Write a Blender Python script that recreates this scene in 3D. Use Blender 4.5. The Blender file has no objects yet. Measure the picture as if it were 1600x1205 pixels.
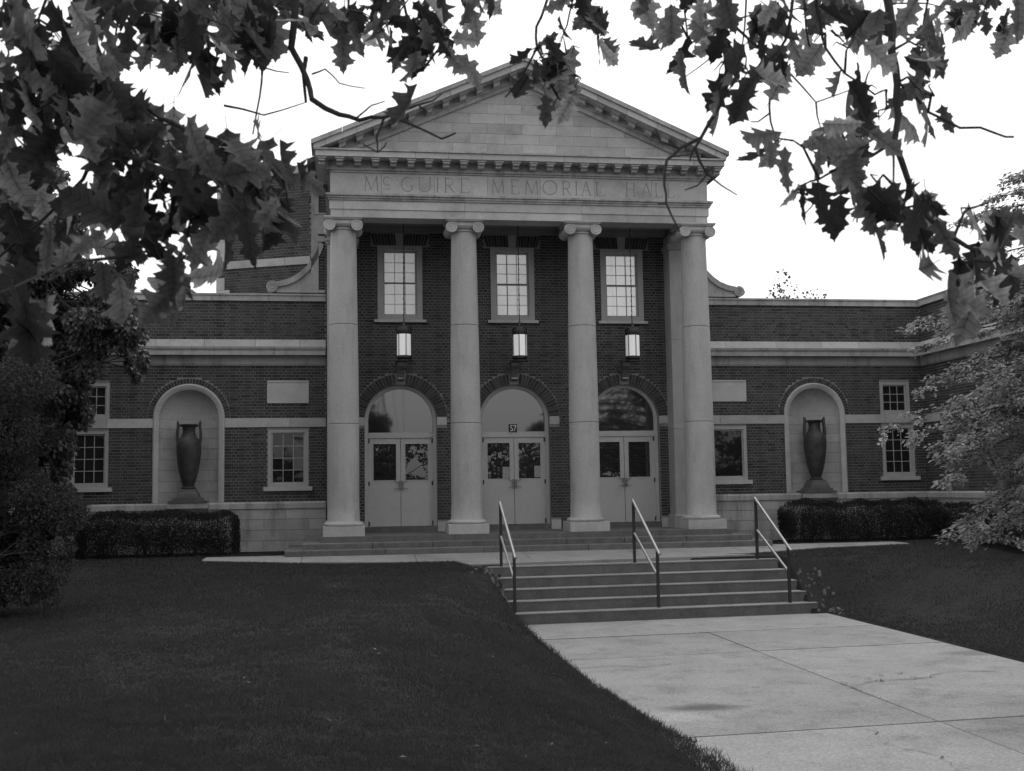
import bpy, math, random
import numpy as np
from mathutils import Vector, Matrix

rnd = random.Random(7)
nrg = np.random.default_rng(11)
scene = bpy.context.scene
col = scene.collection
R = math.radians

# ------------------------------------------------------------------ camera
FPX = 1787.68
CAMP = Vector((-4.0899, -25.4376, 0.6375))
YAW, PITCH, ROLL = 0.1483, 0.0899, -0.0152
_fw = Vector((math.sin(YAW)*math.cos(PITCH), math.cos(YAW)*math.cos(PITCH), math.sin(PITCH)))
_r = Vector((math.cos(YAW), -math.sin(YAW), 0)); _u = _r.cross(_fw)
_r2 = math.cos(ROLL)*_r + math.sin(ROLL)*_u; _u2 = -math.sin(ROLL)*_r + math.cos(ROLL)*_u
cam_d = bpy.data.cameras.new('camera'); cam = bpy.data.objects.new('camera', cam_d); col.objects.link(cam)
cam_d.sensor_width = 36; cam_d.lens = 36*FPX/1600; cam_d.clip_start = 0.05; cam_d.clip_end = 2000
cam_d.dof.use_dof = True; cam_d.dof.focus_distance = 24.0; cam_d.dof.aperture_fstop = 6.3
M3 = Matrix((_r2, _u2, -_fw)).transposed().to_4x4(); M3.translation = CAMP
cam.matrix_world = M3
scene.camera = cam

# ------------------------------------------------------------------ sky, sun, exposure
SUN_EL, SUN_ROT = R(67), R(10)
w = bpy.data.worlds.new('World'); scene.world = w; w.use_nodes = True
nt = w.node_tree; nt.nodes.clear()
sky = nt.nodes.new('ShaderNodeTexSky'); sky.sky_type = 'NISHITA'; sky.sun_disc = False
sky.sun_elevation = SUN_EL; sky.sun_rotation = SUN_ROT; sky.dust_density = 7.0; sky.air_density = 1.0; sky.ozone_density = 1.0
bw = nt.nodes.new('ShaderNodeRGBToBW'); bg = nt.nodes.new('ShaderNodeBackground'); bg.inputs[1].default_value = 0.15
out = nt.nodes.new('ShaderNodeOutputWorld')
nt.links.new(sky.outputs[0], bw.inputs[0]); 
# overcast: thick cloud evens the sky out, brighter only gently towards the sun
pw_ = nt.nodes.new('ShaderNodeMath'); pw_.operation = 'POWER'; pw_.inputs[1].default_value = 0.22
ml_ = nt.nodes.new('ShaderNodeMath'); ml_.operation = 'MULTIPLY'; ml_.inputs[1].default_value = 2.75
nt.links.new(bw.outputs[0], pw_.inputs[0]); nt.links.new(pw_.outputs[0], ml_.inputs[0]); nt.links.new(ml_.outputs[0], bg.inputs[0])
nt.links.new(bg.outputs[0], out.inputs[0])
sd = bpy.data.lights.new('sun', 'SUN'); sd.energy = 0.5; sd.angle = R(45); sd.color = (1, 1, 1)
sun = bpy.data.objects.new('sun', sd); col.objects.link(sun); sun.location = (0, -30, 40)
SD = Vector((math.sin(SUN_ROT)*math.cos(SUN_EL), math.cos(SUN_ROT)*math.cos(SUN_EL), math.sin(SUN_EL)))
sun.rotation_euler = (-SD).to_track_quat('-Z', 'Y').to_euler()
scene.view_settings.view_transform = 'Standard'; scene.view_settings.look = 'None'
scene.view_settings.gamma = 1.0; scene.view_settings.use_curve_mapping = False
scene.view_settings.exposure = 1.2

# ------------------------------------------------------------------ helpers
def W(u, v, d):
    """world point seen at photo pixel (u, v) at forward distance d metres"""
    return CAMP + d*(_fw + _r2*((u-800)/FPX) + _u2*((602.5-v)/FPX))
def PX(p):
    q = Vector(p)-CAMP; z = q.dot(_fw)
    if z < 0.05: return None
    return 800+FPX*q.dot(_r2)/z, 602.5-FPX*q.dot(_u2)/z

ORG = {}
class MB:
    def __init__(s): s.v = []; s.f = []; s.t = []
    def add(s, vs, fs, tone=.5):
        o = len(s.v); s.v += [tuple(p) for p in vs]; s.f += [tuple(i+o for i in f) for f in fs]; s.t += [tone]*len(fs); return s
    def box(s, x0, x1, y0, y1, z0, z1, tone=.5):
        return s.add([(x0,y0,z0),(x1,y0,z0),(x1,y1,z0),(x0,y1,z0),(x0,y0,z1),(x1,y0,z1),(x1,y1,z1),(x0,y1,z1)],
              [(3,2,1,0),(4,5,6,7),(0,1,5,4),(1,2,6,5),(2,3,7,6),(3,0,4,7)], tone)
    def prism(s, a, b, tone=.5):
        """two matching rings of points, capped"""
        n = len(a); return s.add(list(a)+list(b), [tuple(range(n))[::-1], tuple(range(n, 2*n))]+[(i,(i+1)%n,n+(i+1)%n,n+i) for i in range(n)], tone)
    def px(s, yz, x0, x1, tone=.5): return s.prism([(x0,y,z) for y,z in yz], [(x1,y,z) for y,z in yz], tone)
    def py(s, xz, y0, y1, tone=.5): return s.prism([(x,y0,z) for x,z in xz], [(x,y1,z) for x,z in xz], tone)
    def pz(s, xy, z0, z1, tone=.5): return s.prism([(x,y,z0) for x,y in xy], [(x,y,z1) for x,y in xy], tone)
    def tube(s, pts, rad, n=6, tone=.5):
        pts = [Vector(p) for p in pts]
        if not hasattr(rad, '__len__'): rad = [rad]*len(pts)
        rings = []; up = None
        for i, p in enumerate(pts):
            d = (pts[min(i+1,len(pts)-1)]-pts[max(i-1,0)]).normalized()
            if up is None: up = Vector((0,0,1)) if abs(d.z) < .9 else Vector((1,0,0))
            a = d.cross(up)
            if a.length < 1e-4: a = d.cross(Vector((0,1,.1)))
            a.normalize(); b = a.cross(d).normalized(); up = b
            rings.append([p+(a*math.cos(6.28318*k/n)+b*math.sin(6.28318*k/n))*rad[i] for k in range(n)])
        vs = [q for r_ in rings for q in r_]; fs = []
        for i in range(len(pts)-1):
            for k in range(n): fs.append((i*n+k, i*n+(k+1)%n, (i+1)*n+(k+1)%n, (i+1)*n+k))
        fs.append(tuple(range(n))[::-1]); fs.append(tuple(range((len(pts)-1)*n, len(pts)*n)))
        return s.add(vs, fs, tone)
    def lathe(s, prof, cx=0, cy=0, n=24, tone=.5, a0=0, sx=1, sy=1):
        vs = []; fs = []
        for r_, z in prof:
            for k in range(n):
                a = a0+6.2831853*k/n; vs.append((cx+r_*sx*math.cos(a), cy+r_*sy*math.sin(a), z))
        m = len(prof)
        for i in range(m-1):
            for k in range(n): fs.append((i*n+k, i*n+(k+1)%n, (i+1)*n+(k+1)%n, (i+1)*n+k))
        fs.append(tuple(range(n))[::-1]); fs.append(tuple(range((m-1)*n, m*n)))
        return s.add(vs, fs, tone)
    def build(s, name, mat, parent=None, smooth=False, kind=None, origin=None):
        a = np.array(s.v, float)
        lo, hi = a.min(0), a.max(0)
        o = Vector(origin) if origin is not None else Vector(((lo[0]+hi[0])/2, (lo[1]+hi[1])/2, lo[2]))
        a = a-np.array(o)
        me = bpy.data.meshes.new(name); me.from_pydata(a.tolist(), [], s.f)
        at = me.attributes.new('tone', 'FLOAT', 'FACE'); at.data.foreach_set('value', np.array(s.t, np.float32))
        if smooth:
            me.polygons.foreach_set('use_smooth', np.ones(len(s.f), bool))
            try: me.set_sharp_from_angle(angle=R(38))
            except Exception: pass
        me.materials.append(mat); me.update()
        return place(me, name, o, parent, kind)
def place(me, name, o, parent=None, kind=None):
    ob = bpy.data.objects.new(name, me); col.objects.link(ob)
    ORG[ob.name] = Vector(o)
    if parent is not None:
        ob.parent = parent; ob.location = Vector(o)-ORG[parent.name]
    else: ob.location = o
    if kind: ob['kind'] = kind
    return ob
def empty(name, loc, label, cat, group=None, kind=None):
    o = bpy.data.objects.new(name, None); col.objects.link(o); o.location = loc; o.empty_display_size = .2; ORG[o.name] = Vector(loc)
    return tag(o, label, cat, group, kind)
def tag(o, label=None, cat=None, group=None, kind=None):
    if label: o['label'] = label
    if cat: o['category'] = cat
    if group: o['group'] = group
    if kind: o['kind'] = kind
    return o
def big_mesh(name, V, F, T, mat, parent=None, kind=None, origin=(0,0,0), smooth=False):
    """numpy verts (n,3), faces (m,k) of one size k, tone per face"""
    me = bpy.data.meshes.new(name); k = F.shape[1]
    V = V-np.array(origin)
    me.vertices.add(len(V)); me.vertices.foreach_set('co', V.astype(np.float32).ravel())
    me.loops.add(F.size); me.loops.foreach_set('vertex_index', F.astype(np.int32).ravel())
    me.polygons.add(len(F)); me.polygons.foreach_set('loop_start', np.arange(0, F.size, k, dtype=np.int32))
    try: me.polygons.foreach_set('loop_total', np.full(len(F), k, np.int32))
    except Exception: pass
    if smooth: me.polygons.foreach_set('use_smooth', np.ones(len(F), bool))
    me.update(calc_edges=True)
    at = me.attributes.new('tone', 'FLOAT', 'FACE'); at.data.foreach_set('value', T.astype(np.float32))
    me.materials.append(mat)
    return place(me, name, Vector(origin), parent, kind)
def scatter(tv, tf, P, A, N, S, tone):
    """copies of a template (x across, y along, z normal) at P with along-axis A, normal N, scale S"""
    A = A/np.linalg.norm(A, axis=1, keepdims=True)
    X = np.cross(A, N); X /= np.maximum(np.linalg.norm(X, axis=1, keepdims=True), 1e-6); N = np.cross(X, A)
    tv = np.array(tv); tf = np.array(tf); n = len(P); k = len(tv)
    S = np.asarray(S).reshape(-1, 1, 1)
    V = P[:, None, :] + S*(tv[None, :, 0:1]*X[:, None, :] + tv[None, :, 1:2]*A[:, None, :] + tv[None, :, 2:3]*N[:, None, :])
    F = (np.arange(n)*k)[:, None, None] + tf[None]
    return V.reshape(-1, 3), F.reshape(-1, tf.shape[1]), np.repeat(tone, len(tf))

# ------------------------------------------------------------------ materials (all neutral greys: the photograph is black and white)
def mat(name, lo, hi=None, rough=.8, scale=6., detail=4., spec=.3, bump=0., bscale=40., metallic=0., tone=0., ior=None, stain=0., stscale=.9, trans=0., streak=False, tmul=1., grain=0., gscale=90.):
    m = bpy.data.materials.new(name); m.use_nodes = True; t = m.node_tree; b = t.nodes['Principled BSDF']; L = t.links.new
    if hi is None: hi = lo
    b.inputs['Roughness'].default_value = rough; b.inputs['Metallic'].default_value = metallic
    b.inputs['Specular IOR Level'].default_value = spec
    if ior: b.inputs['IOR'].default_value = ior
    g = t.nodes.new('ShaderNodeNewGeometry'); ns = t.nodes.new('ShaderNodeTexNoise'); ns.inputs['Scale'].default_value = scale; ns.inputs['Detail'].default_value = detail; ns.inputs['Roughness'].default_value = .65
    L(g.outputs['Position'], ns.inputs['Vector'])
    mr = t.nodes.new('ShaderNodeMapRange'); mr.inputs['From Min'].default_value = .28; mr.inputs['From Max'].default_value = .72; mr.inputs['To Min'].default_value = lo; mr.inputs['To Max'].default_value = hi
    L(ns.outputs[0], mr.inputs[0]); v = mr.outputs[0]
    if tone:
        a = t.nodes.new('ShaderNodeAttribute'); a.attribute_name = 'tone'
        m2 = t.nodes.new('ShaderNodeMapRange'); m2.inputs['To Min'].default_value = 1-tone; m2.inputs['To Max'].default_value = 1+tone; L(a.outputs['Fac'], m2.inputs[0])
        mu = t.nodes.new('ShaderNodeMath'); mu.operation = 'MULTIPLY'; L(v, mu.inputs[0]); L(m2.outputs[0], mu.inputs[1]); v = mu.outputs[0]
    if stain:
        n2 = t.nodes.new('ShaderNodeTexNoise'); n2.inputs['Scale'].default_value = stscale; n2.inputs['Detail'].default_value = 6; n2.inputs['Roughness'].default_value = .7
        if streak:
            mp = t.nodes.new('ShaderNodeMapping'); mp.inputs['Scale'].default_value = (2.6, 2.6, .45); L(g.outputs['Position'], mp.inputs[0]); L(mp.outputs[0], n2.inputs['Vector'])
        else: L(g.outputs['Position'], n2.inputs['Vector'])
        m3 = t.nodes.new('ShaderNodeMapRange'); m3.inputs['From Min'].default_value = .50; m3.inputs['From Max'].default_value = .74; m3.inputs['To Min'].default_value = 1; m3.inputs['To Max'].default_value = 1-stain; L(n2.outputs[0], m3.inputs[0])
        mu = t.nodes.new('ShaderNodeMath'); mu.operation = 'MULTIPLY'; L(v, mu.inputs[0]); L(m3.outputs[0], mu.inputs[1]); v = mu.outputs[0]
    if grain:
        n4 = t.nodes.new('ShaderNodeTexNoise'); n4.inputs['Scale'].default_value = gscale; n4.inputs['Detail'].default_value = 3; n4.inputs['Roughness'].default_value = .8; L(g.outputs['Position'], n4.inputs['Vector'])
        m4 = t.nodes.new('ShaderNodeMapRange'); m4.inputs['From Min'].default_value = .3; m4.inputs['From Max'].default_value = .7; m4.inputs['To Min'].default_value = 1-grain; m4.inputs['To Max'].default_value = 1+grain; L(n4.outputs[0], m4.inputs[0])
        mu = t.nodes.new('ShaderNodeMath'); mu.operation = 'MULTIPLY'; L(v, mu.inputs[0]); L(m4.outputs[0], mu.inputs[1]); v = mu.outputs[0]
    cb = t.nodes.new('ShaderNodeCombineColor'); [L(v, cb.inputs[i]) for i in range(3)]
    L(cb.outputs[0], b.inputs['Base Color'])
    if bump:
        n3 = t.nodes.new('ShaderNodeTexNoise'); n3.inputs['Scale'].default_value = bscale; n3.inputs['Detail'].default_value = 5; L(g.outputs['Position'], n3.inputs['Vector'])
        bp = t.nodes.new('ShaderNodeBump'); bp.inputs['Strength'].default_value = bump; bp.inputs['Distance'].default_value = .01; L(n3.outputs[0], bp.inputs['Height']); L(bp.outputs[0], b.inputs['Normal'])
    if trans:
        o = t.nodes['Material Output']; tr = t.nodes.new('ShaderNodeBsdfTranslucent'); sc_ = t.nodes.new('ShaderNodeVectorMath'); sc_.operation = 'SCALE'; sc_.inputs['Scale'].default_value = tmul; L(cb.outputs[0], sc_.inputs[0]); L(sc_.outputs[0], tr.inputs[0]); mx = t.nodes.new('ShaderNodeMixShader'); mx.inputs[0].default_value = trans
        L(b.outputs[0], mx.inputs[1]); L(tr.outputs[0], mx.inputs[2]); L(mx.outputs[0], o.inputs[0])
    return m
M = dict(
    stone=mat('limestone', .40, .49, .85, 3, stain=.32, bump=.25, bscale=60, tone=.15, grain=.10, gscale=25),
    stone_w=mat('weathered_limestone', .33, .44, .88, 3, stain=.55, stscale=1.1, streak=True, bump=.25, bscale=60, tone=.12, grain=.12, gscale=20),
    shaft=mat('column_limestone', .38, .45, .85, 2.2, stain=.26, stscale=1.2, streak=True, bump=.2, bscale=70, tone=.05, grain=.09, gscale=22),
    joint=mat('stone_joint', .14, .2, .95),
    letter=mat('incised_letter', .20, .26, .9),
    brick=mat('dark_brick', .046, .078, .85, 22, tone=.42, bump=.5, bscale=90, stain=.25, stscale=.6),
    mortar=mat('mortar', .22, .30, .95, 9, stain=.3, bump=.3, bscale=120),
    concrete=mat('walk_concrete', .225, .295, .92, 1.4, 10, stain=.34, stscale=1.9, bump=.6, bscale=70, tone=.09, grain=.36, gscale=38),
    step=mat('step_stone', .11, .17, .85, 5, 6, stain=.3, stscale=2.2, bump=.3, bscale=60, tone=.10, grain=.2, gscale=30),
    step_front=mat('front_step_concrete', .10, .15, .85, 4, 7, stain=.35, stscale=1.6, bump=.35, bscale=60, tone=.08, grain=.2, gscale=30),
    paint=mat('grey_door_paint', .45, .50, .45, 7, spec=.4, stain=.12, stscale=1.5, tone=.04),
    frame=mat('window_frame_paint', .36, .42, .55, 9, spec=.35, stain=.12, tone=.06),
    glass=mat('dark_glass', .012, .02, .02, 2, spec=.5, ior=1.55),
    door_glass=mat('door_glass', .02, .03, .0, 2, spec=.5, ior=2.0),
    arch_glass=mat('arch_glass', .02, .03, .03, 2, spec=.5, ior=2.1),
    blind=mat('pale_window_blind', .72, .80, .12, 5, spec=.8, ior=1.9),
    bar=mat('window_bar', .66, .72, .5),
    darkbar=mat('dark_sash_bar', .10, .14, .5),
    bronze=mat('weathered_bronze', .025, .075, .55, 7, 8, spec=.4, stain=.45, stscale=4, bump=.6, bscale=22),
    urnbase=mat('urn_pedestal', .09, .14, .8, 8, stain=.3),
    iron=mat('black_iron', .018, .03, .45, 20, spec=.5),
    rail=mat('rail_metal', .24, .30, .36, 30, metallic=.6, spec=.8),
    post=mat('post_paint', .018, .028, .4, 20, spec=.5),
    lampglass=mat('lamp_glass', .8, .85, .3, 6),
    brass=mat('door_hardware', .20, .28, .4, 20, metallic=.7),
    paper=mat('notice_paper', .28, .42, .8, 25),
    plate=mat('number_plate', .02, .03, .5), white=mat('white_paint', .8, .82, .6),
    ceiling=mat('portico_ceiling', .22, .28, .9, 3, stain=.2),
    roof=mat('roof_slate', .09, .14, .8, 3),
    soil=mat('lawn_soil', .012, .020, .95, 3, 8, bump=.6, bscale=25),
    dirt=mat('bare_dirt', .10, .17, .95, 9, 6, bump=.6, bscale=30),
    grass=mat('grass_blade', .050, .068, .9, .5, 5, tone=.32, spec=.2, trans=.25),
    hedge=mat('hedge_leaf', .040, .050, .9, 3, tone=.3, spec=.06, trans=.2),
    shrub=mat('evergreen_leaf', .075, .10, .9, 3, tone=.45, spec=.06, trans=.3),
    oak=mat('oak_leaf', .034, .070, .5, 34, tone=.82, spec=.4, trans=.55, tmul=6.0),
    small=mat('beech_leaf', .17, .23, .45, 2, tone=.5, spec=.5, trans=.4, tmul=1.7),
    droop=mat('drooping_leaf', .085, .12, .5, 2, tone=.55, spec=.5, trans=.35),
    far=mat('far_leaf', .05, .07, .7, 1, tone=.5, trans=.3),
    litter=mat('dry_leaf', .06, .14, .8, 9, tone=.6),
    bark=mat('bark', .035, .06, .9, 20, bump=.5),
    wood=mat('twig_bark', .03, .05, .8, 20),
)
def leaf_detail(m):
    t = m.node_tree; L = t.links.new; cb = [n for n in t.nodes if n.type == 'COMBINE_COLOR'][0]; src = cb.inputs[0].links[0].from_socket
    at = t.nodes.new('ShaderNodeAttribute'); at.attribute_name = 'blade'; sp = t.nodes.new('ShaderNodeSeparateXYZ'); L(at.outputs['Vector'], sp.inputs[0])
    def mth(op, a, b=None):
        n = t.nodes.new('ShaderNodeMath'); n.operation = op
        for i, q in enumerate((a, b)):
            if q is None: continue
            if isinstance(q, (int, float)): n.inputs[i].default_value = q
            else: L(q, n.inputs[i])
        return n.outputs[0]
    ax = mth('ABSOLUTE', sp.outputs[0]); fr = mth('FRACT', mth('MULTIPLY', mth('SUBTRACT', sp.outputs[1], mth('MULTIPLY', ax, .55)), 7.5))
    vein = mth('MULTIPLY', mth('LESS_THAN', fr, .13), -.38)
    edge = mth('MULTIPLY', mth('MINIMUM', ax, .42), 1.5)
    v = mth('MULTIPLY', src, mth('ADD', mth('ADD', edge, .72), vein))
    for i in range(3): L(v, cb.inputs[i])
leaf_detail(M['oak'])
lg = M['lampglass'].node_tree.nodes['Principled BSDF']; lg.inputs['Emission Color'].default_value = (1,1,1,1); lg.inputs['Emission Strength'].default_value = .10
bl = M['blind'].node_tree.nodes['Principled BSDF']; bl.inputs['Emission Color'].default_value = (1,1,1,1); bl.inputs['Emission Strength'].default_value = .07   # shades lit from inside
# pale worn patch and a dark drip stain on the walk, where the photograph has them
def patch(m, c, rx, ry, mul):
    t = m.node_tree; b = t.nodes['Principled BSDF']; L = t.links.new; src = b.inputs['Base Color'].links[0].from_socket
    g = t.nodes.new('ShaderNodeNewGeometry'); mp = t.nodes.new('ShaderNodeMapping'); mp.vector_type = 'POINT'
    mp.inputs['Scale'].default_value = (1/rx, 1/ry, 0); mp.inputs['Location'].default_value = (-c[0]/rx, -c[1]/ry, 0)
    n = t.nodes.new('ShaderNodeTexNoise'); n.inputs['Scale'].default_value = 3; n.inputs['Detail'].default_value = 5; L(g.outputs['Position'], n.inputs['Vector'])
    ln = t.nodes.new('ShaderNodeVectorMath'); ln.operation = 'LENGTH'; L(g.outputs['Position'], mp.inputs[0]); L(mp.outputs[0], ln.inputs[0])
    ad = t.nodes.new('ShaderNodeMath'); ad.operation = 'ADD'; L(ln.outputs['Value'], ad.inputs[0]); L(n.outputs[0], ad.inputs[1])
    mr = t.nodes.new('ShaderNodeMapRange'); mr.inputs['From Min'].default_value = .75; mr.inputs['From Max'].default_value = 1.5; mr.inputs['To Min'].default_value = mul; mr.inputs['To Max'].default_value = 1; L(ad.outputs[0], mr.inputs[0])
    vm = t.nodes.new('ShaderNodeVectorMath'); vm.operation = 'SCALE'; L(src, vm.inputs[0]); L(mr.outputs[0], vm.inputs['Scale']); L(vm.outputs[0], b.inputs['Base Color'])
patch(M['concrete'], (-.42, -13.25), .62, .50, 1.28)
patch(M['concrete'], (-.05, -12.72), .62, .26, .42)
patch(M['concrete'], (4.9, -9.6), .5, .35, .6)

# ------------------------------------------------------------------ ground
WALK_Z, WX0, WX1, STY = -1.85, -.95, 5.15, -4.45
SK = .065                                    # the steps lie a few degrees askew to the front
def sstep(t): t = min(1., max(0., t)); return t*t*(3-2*t)
def zU(x, y):
    if y > -1.2: z = -.72
    elif y > -3.2: z = -.72-.16*(-1.2-y)/2
    else: z = -.88-.012*(-3.2-y)
    return z
def ground(x, y):
    z = zU(x, y)
    if y < -2.6:
        k = sstep((-2.6-y)/1.6)
        wl = min(.6+.40*max(0, -4.2-y), 5.5); ee = lambda t: (lambda q: q*(2-q))(min(1., max(0., t)))
        if x < WX0: b = ee((WX0-x)/wl)
        elif x > WX1: b = sstep((x-WX1)/(wl+2.6))
        else: b = 0.
        low = WALK_Z if y < STY+.3 else (WALK_Z + (-.88-WALK_Z)*min(1, (y-STY-.3)/1.25))
        z = min(z, low+.02+(z-low)*b) if b < 1 else z
        if WX0-.01 <= x <= 4.87 and y-SK*(x+1) < -2.80: z = WALK_Z-.25
        elif WX0-.01 <= x <= WX1+.01 and y < STY+.25: z = WALK_Z-.12
    if y < -33: z += (-1.95-z)*sstep((-33-y)/4)
    n = .014*math.sin(x*.9+1.3)*math.sin(y*.7+.4)+.008*math.sin(x*2.3+y*1.7)
    if y < -3.0 and (x < WX0-.3 or x > WX1+.3): z += n*min(1, (-3.0-y)/3)
    return z
xs = sorted(set([round(v, 3) for v in list(np.arange(-80, -14, 6))+list(np.arange(-14, -1.4, .5))+[-1.4,-1.25,-1.12,-1.02,-.96,-.94,-.5,0,1,2,3,4,4.6,4.8,4.86,4.90,4.98,5.06,5.14,5.16,5.24,5.35,5.5,5.7]+list(np.arange(6, 16, .5))+list(np.arange(16, 120, 8))]))
ys = sorted(set([round(v, 3) for v in [-900,-500,-300]+list(np.arange(-140, -36, 8))+list(np.arange(-36, -28, 1))+list(np.arange(-28, -5, .5))+list(np.arange(-5, -.9, .15))+[-.8, 0, 2, 4, 10, 20, 30, 45, 70, 120, 200, 400]]))
V = np.array([(x, y, ground(x, y)) for y in ys for x in xs]); nx = len(xs)
F = np.array([(j*nx+i, j*nx+i+1, (j+1)*nx+i+1, (j+1)*nx+i) for j in range(len(ys)-1) for i in range(nx-1)])
lawn = big_mesh('lawn', V, F, np.full(len(F), .5), M['soil'], kind='structure', smooth=True)

_gx, _gy, _gz = np.array(xs), np.array(ys), V[:, 2].reshape(len(ys), len(xs)).copy()
def lawn_z(x, y):
    """height of the lawn sheet itself"""
    x = np.atleast_1d(np.asarray(x, float)); y = np.atleast_1d(np.asarray(y, float))
    i = np.clip(np.searchsorted(_gx, x)-1, 0, len(_gx)-2); j = np.clip(np.searchsorted(_gy, y)-1, 0, len(_gy)-2)
    u = (x-_gx[i])/(_gx[i+1]-_gx[i]); v = (y-_gy[j])/(_gy[j+1]-_gy[j])
    return (_gz[j, i]*(1-u)+_gz[j, i+1]*u)*(1-v)+(_gz[j+1, i]*(1-u)+_gz[j+1, i+1]*u)*v
# landing and the path along the front
def sheet(name, poly, z_off, m, parent=None, th=.05):
    mb = MB(); top = [(x, y, zU(x, y)+z_off) for x, y in poly]; bot = [(x, y, zU(x, y)+z_off-th) for x, y in poly]
    mb.prism(bot, top); return mb.build(name, m, parent)
path = empty('front_path', (1, -2, -.8), None, None, kind='structure')
def strip(xa, xb, ya, yb, ny=4, fa=None, fb=None):
    for i in range(ny):
        y0 = ya+(yb-ya)*i/ny; y1 = ya+(yb-ya)*(i+1)/ny
        l0 = fa(y0) if fa else xa; l1 = fa(y1) if fa else xa; r0 = fb(y0) if fb else xb; r1 = fb(y1) if fb else xb
        yield [(l0, y0), (r0, y0), (r1, y1), (l1, y1)]
mb = MB(); NL = 8
for i in range(NL):
    rows_ = []
    for t in (i/NL, (i+1)/NL):
        y = -2.86+t*.58; l, r_ = -1.42-.45*(y+3.30), 4.80-1.0*(y+3.30)
        rows_.append([(l+(r_-l)*k/6, y+(1-t)*SK*((l+(r_-l)*k/6)+1)) for k in range(7)])
    for k in range(6):
        q = [rows_[0][k], rows_[0][k+1], rows_[1][k+1], rows_[1][k]]
        mb.prism([(x, y, zU(x, y)-.16) for x, y in q], [(x, y, zU(x, y)+.026) for x, y in q])
mb.build('landing_slab', M['concrete'], path)
XJ = [-6.9, -4.9, -2.6, -.3, 2.0, 4.3, 6.4, 8.4]
for a, b in zip(XJ[:-1], XJ[1:]):
    mb = MB(); f0 = lambda x: -2.30 if -4 < x < 4 else (-2.3+.30*min(3.2, abs(x)-4))
    lo_a, lo_b = f0(a), f0(b)
    q = [(a+.006, lo_a), (b-.006, lo_b), (b-.006, -.55), (a+.006, -.55)]
    mid = [(a+.006, -1.2), (b-.006, -1.2)]
    if lo_a < -1.2 or lo_b < -1.2:
        la, lb = min(lo_a, -1.21), min(lo_b, -1.21)
        for qq in ([(a+.006, la), (b-.006, lb), mid[1], mid[0]], [mid[0], mid[1], q[2], q[3]]):
            mb.prism([(x, y, zU(x, y)-.05) for x, y in qq], [(x, y, zU(x, y)+.020) for x, y in qq])
    else: mb.prism([(x, y, zU(x, y)-.05) for x, y in q], [(x, y, zU(x, y)+.020) for x, y in q])
    mb.build('path_slab', M['concrete'], path)

# walk with its slabs
walk = empty('walkway', (2.1, -12, WALK_Z), None, None, kind='structure')
rows = [(-4.40, -6.55), (-6.55, -8.85), (-8.85, -14.2), (-14.2, -21.0), (-21.0, -27.5), (-27.5, -34)]
for i, (a, b) in enumerate(rows):
    segs = [(WX0, 5.2)] if i == 0 else [(WX0, 2.08), (2.08, 5.2)]
    for x0, x1 in segs:
        g = .016
        tl = rnd.uniform(-.006, .006)
        gj = .035 if b != -8.85 else .012; ga = .03 if a != -8.85 else .012; q = [(x0+(.004 if x0 == WX0 else g/2), 0, b+gj), (x1-g/2, 0, b+gj*rnd.uniform(.7, 1.3)), (x1-g/2, 0, a-ga*.8 if i else a), (x0+g/2, 0, a-ga*rnd.uniform(.6, 1) if i else a)]
        q = [(x, y+SK*(x+1)) for x, _, y in q]
        mb = MB(); mb.pz(q, WALK_Z-.12, WALK_Z+tl, rnd.random()); mb.build('paving_slab', M['concrete'], walk)
mb = MB(); mb.box(WX0, 5.2, -34, -4.2, WALK_Z-.3, WALK_Z-.035); mb.build('joint_soil', M['dirt'], walk)

for pts in ([(3.0, -14.05), (3.25, -14.6), (3.2, -15.1), (3.6, -15.7), (3.5, -16.4)], [(2.1, -11.8), (2.7, -11.5), (3.1, -11.55), (3.8, -11.1), (4.5, -11.2)], [(1.2, -14.25), (1.05, -14.9), (1.3, -15.4), (1.1, -16.2)], [(-.9, -9.7), (-.4, -9.55), (.1, -9.75), (.6, -9.5)]):
    mb = MB(); fine = []
    for a, b in zip(pts[:-1], pts[1:]):
        for k in range(6): t = k/6; fine.append((a[0]+(b[0]-a[0])*t+rnd.gauss(0, .02), a[1]+(b[1]-a[1])*t+rnd.gauss(0, .02)))
    for a, b in zip(fine[:-1], fine[1:]):
        wa = rnd.uniform(.006, .016); mb.add([(a[0], a[1]-wa, WALK_Z+.009), (b[0], b[1]-wa*.7, WALK_Z+.009), (b[0], b[1]+wa*.7, WALK_Z+.009), (a[0], a[1]+wa, WALK_Z+.009)], [(0, 1, 2, 3)])
    mb.build('crack', M['dirt'], walk)
# stairs up to the landing
stairs = empty('stairway', (2.1, -3.8, WALK_Z), None, None, kind='structure')
RISE, TREAD = .194, .31
for i in range(5):
    z1 = WALK_Z+RISE*(i+1); y0 = STY+TREAD*i
    ext = {0: (.0, .18), 1: (.06, .10), 2: (.12, .06), 3: (.16, 0), 4: (.20, -.05)}[i]
    x0, x1 = WX0-.02-ext[0]-.03*i, 4.86+ext[1]-.02*i
    yb = y0+TREAD+.03 if i < 4 else y0+.42
    mb = MB(); c = .012
    yz = [(0, z1-RISE-.1), (0, z1-c), (c, z1), (yb-y0, z1), (yb-y0, z1-RISE-.1)]
    mb.prism([(x0, y0+SK*(x0+1)+y, z) for y, z in yz], [(x1, y0+SK*(x1+1)+y, z) for y, z in yz], rnd.random())
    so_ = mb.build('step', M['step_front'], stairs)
    tm = MB(); yz = [(-.012, z1-.010), (-.012, z1+.006), (yb-y0-.02, z1+.008), (yb-y0-.02, z1+.001), (0.002, z1-.010)]  # paler tread tops: light from above put into the colour
    tm.prism([(x0, y0+SK*(x0+1)+y, z) for y, z in yz], [(x1, y0+SK*(x1+1)+y, z) for y, z in yz], rnd.random()); tm.build('tread', M['concrete'], so_)

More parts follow.
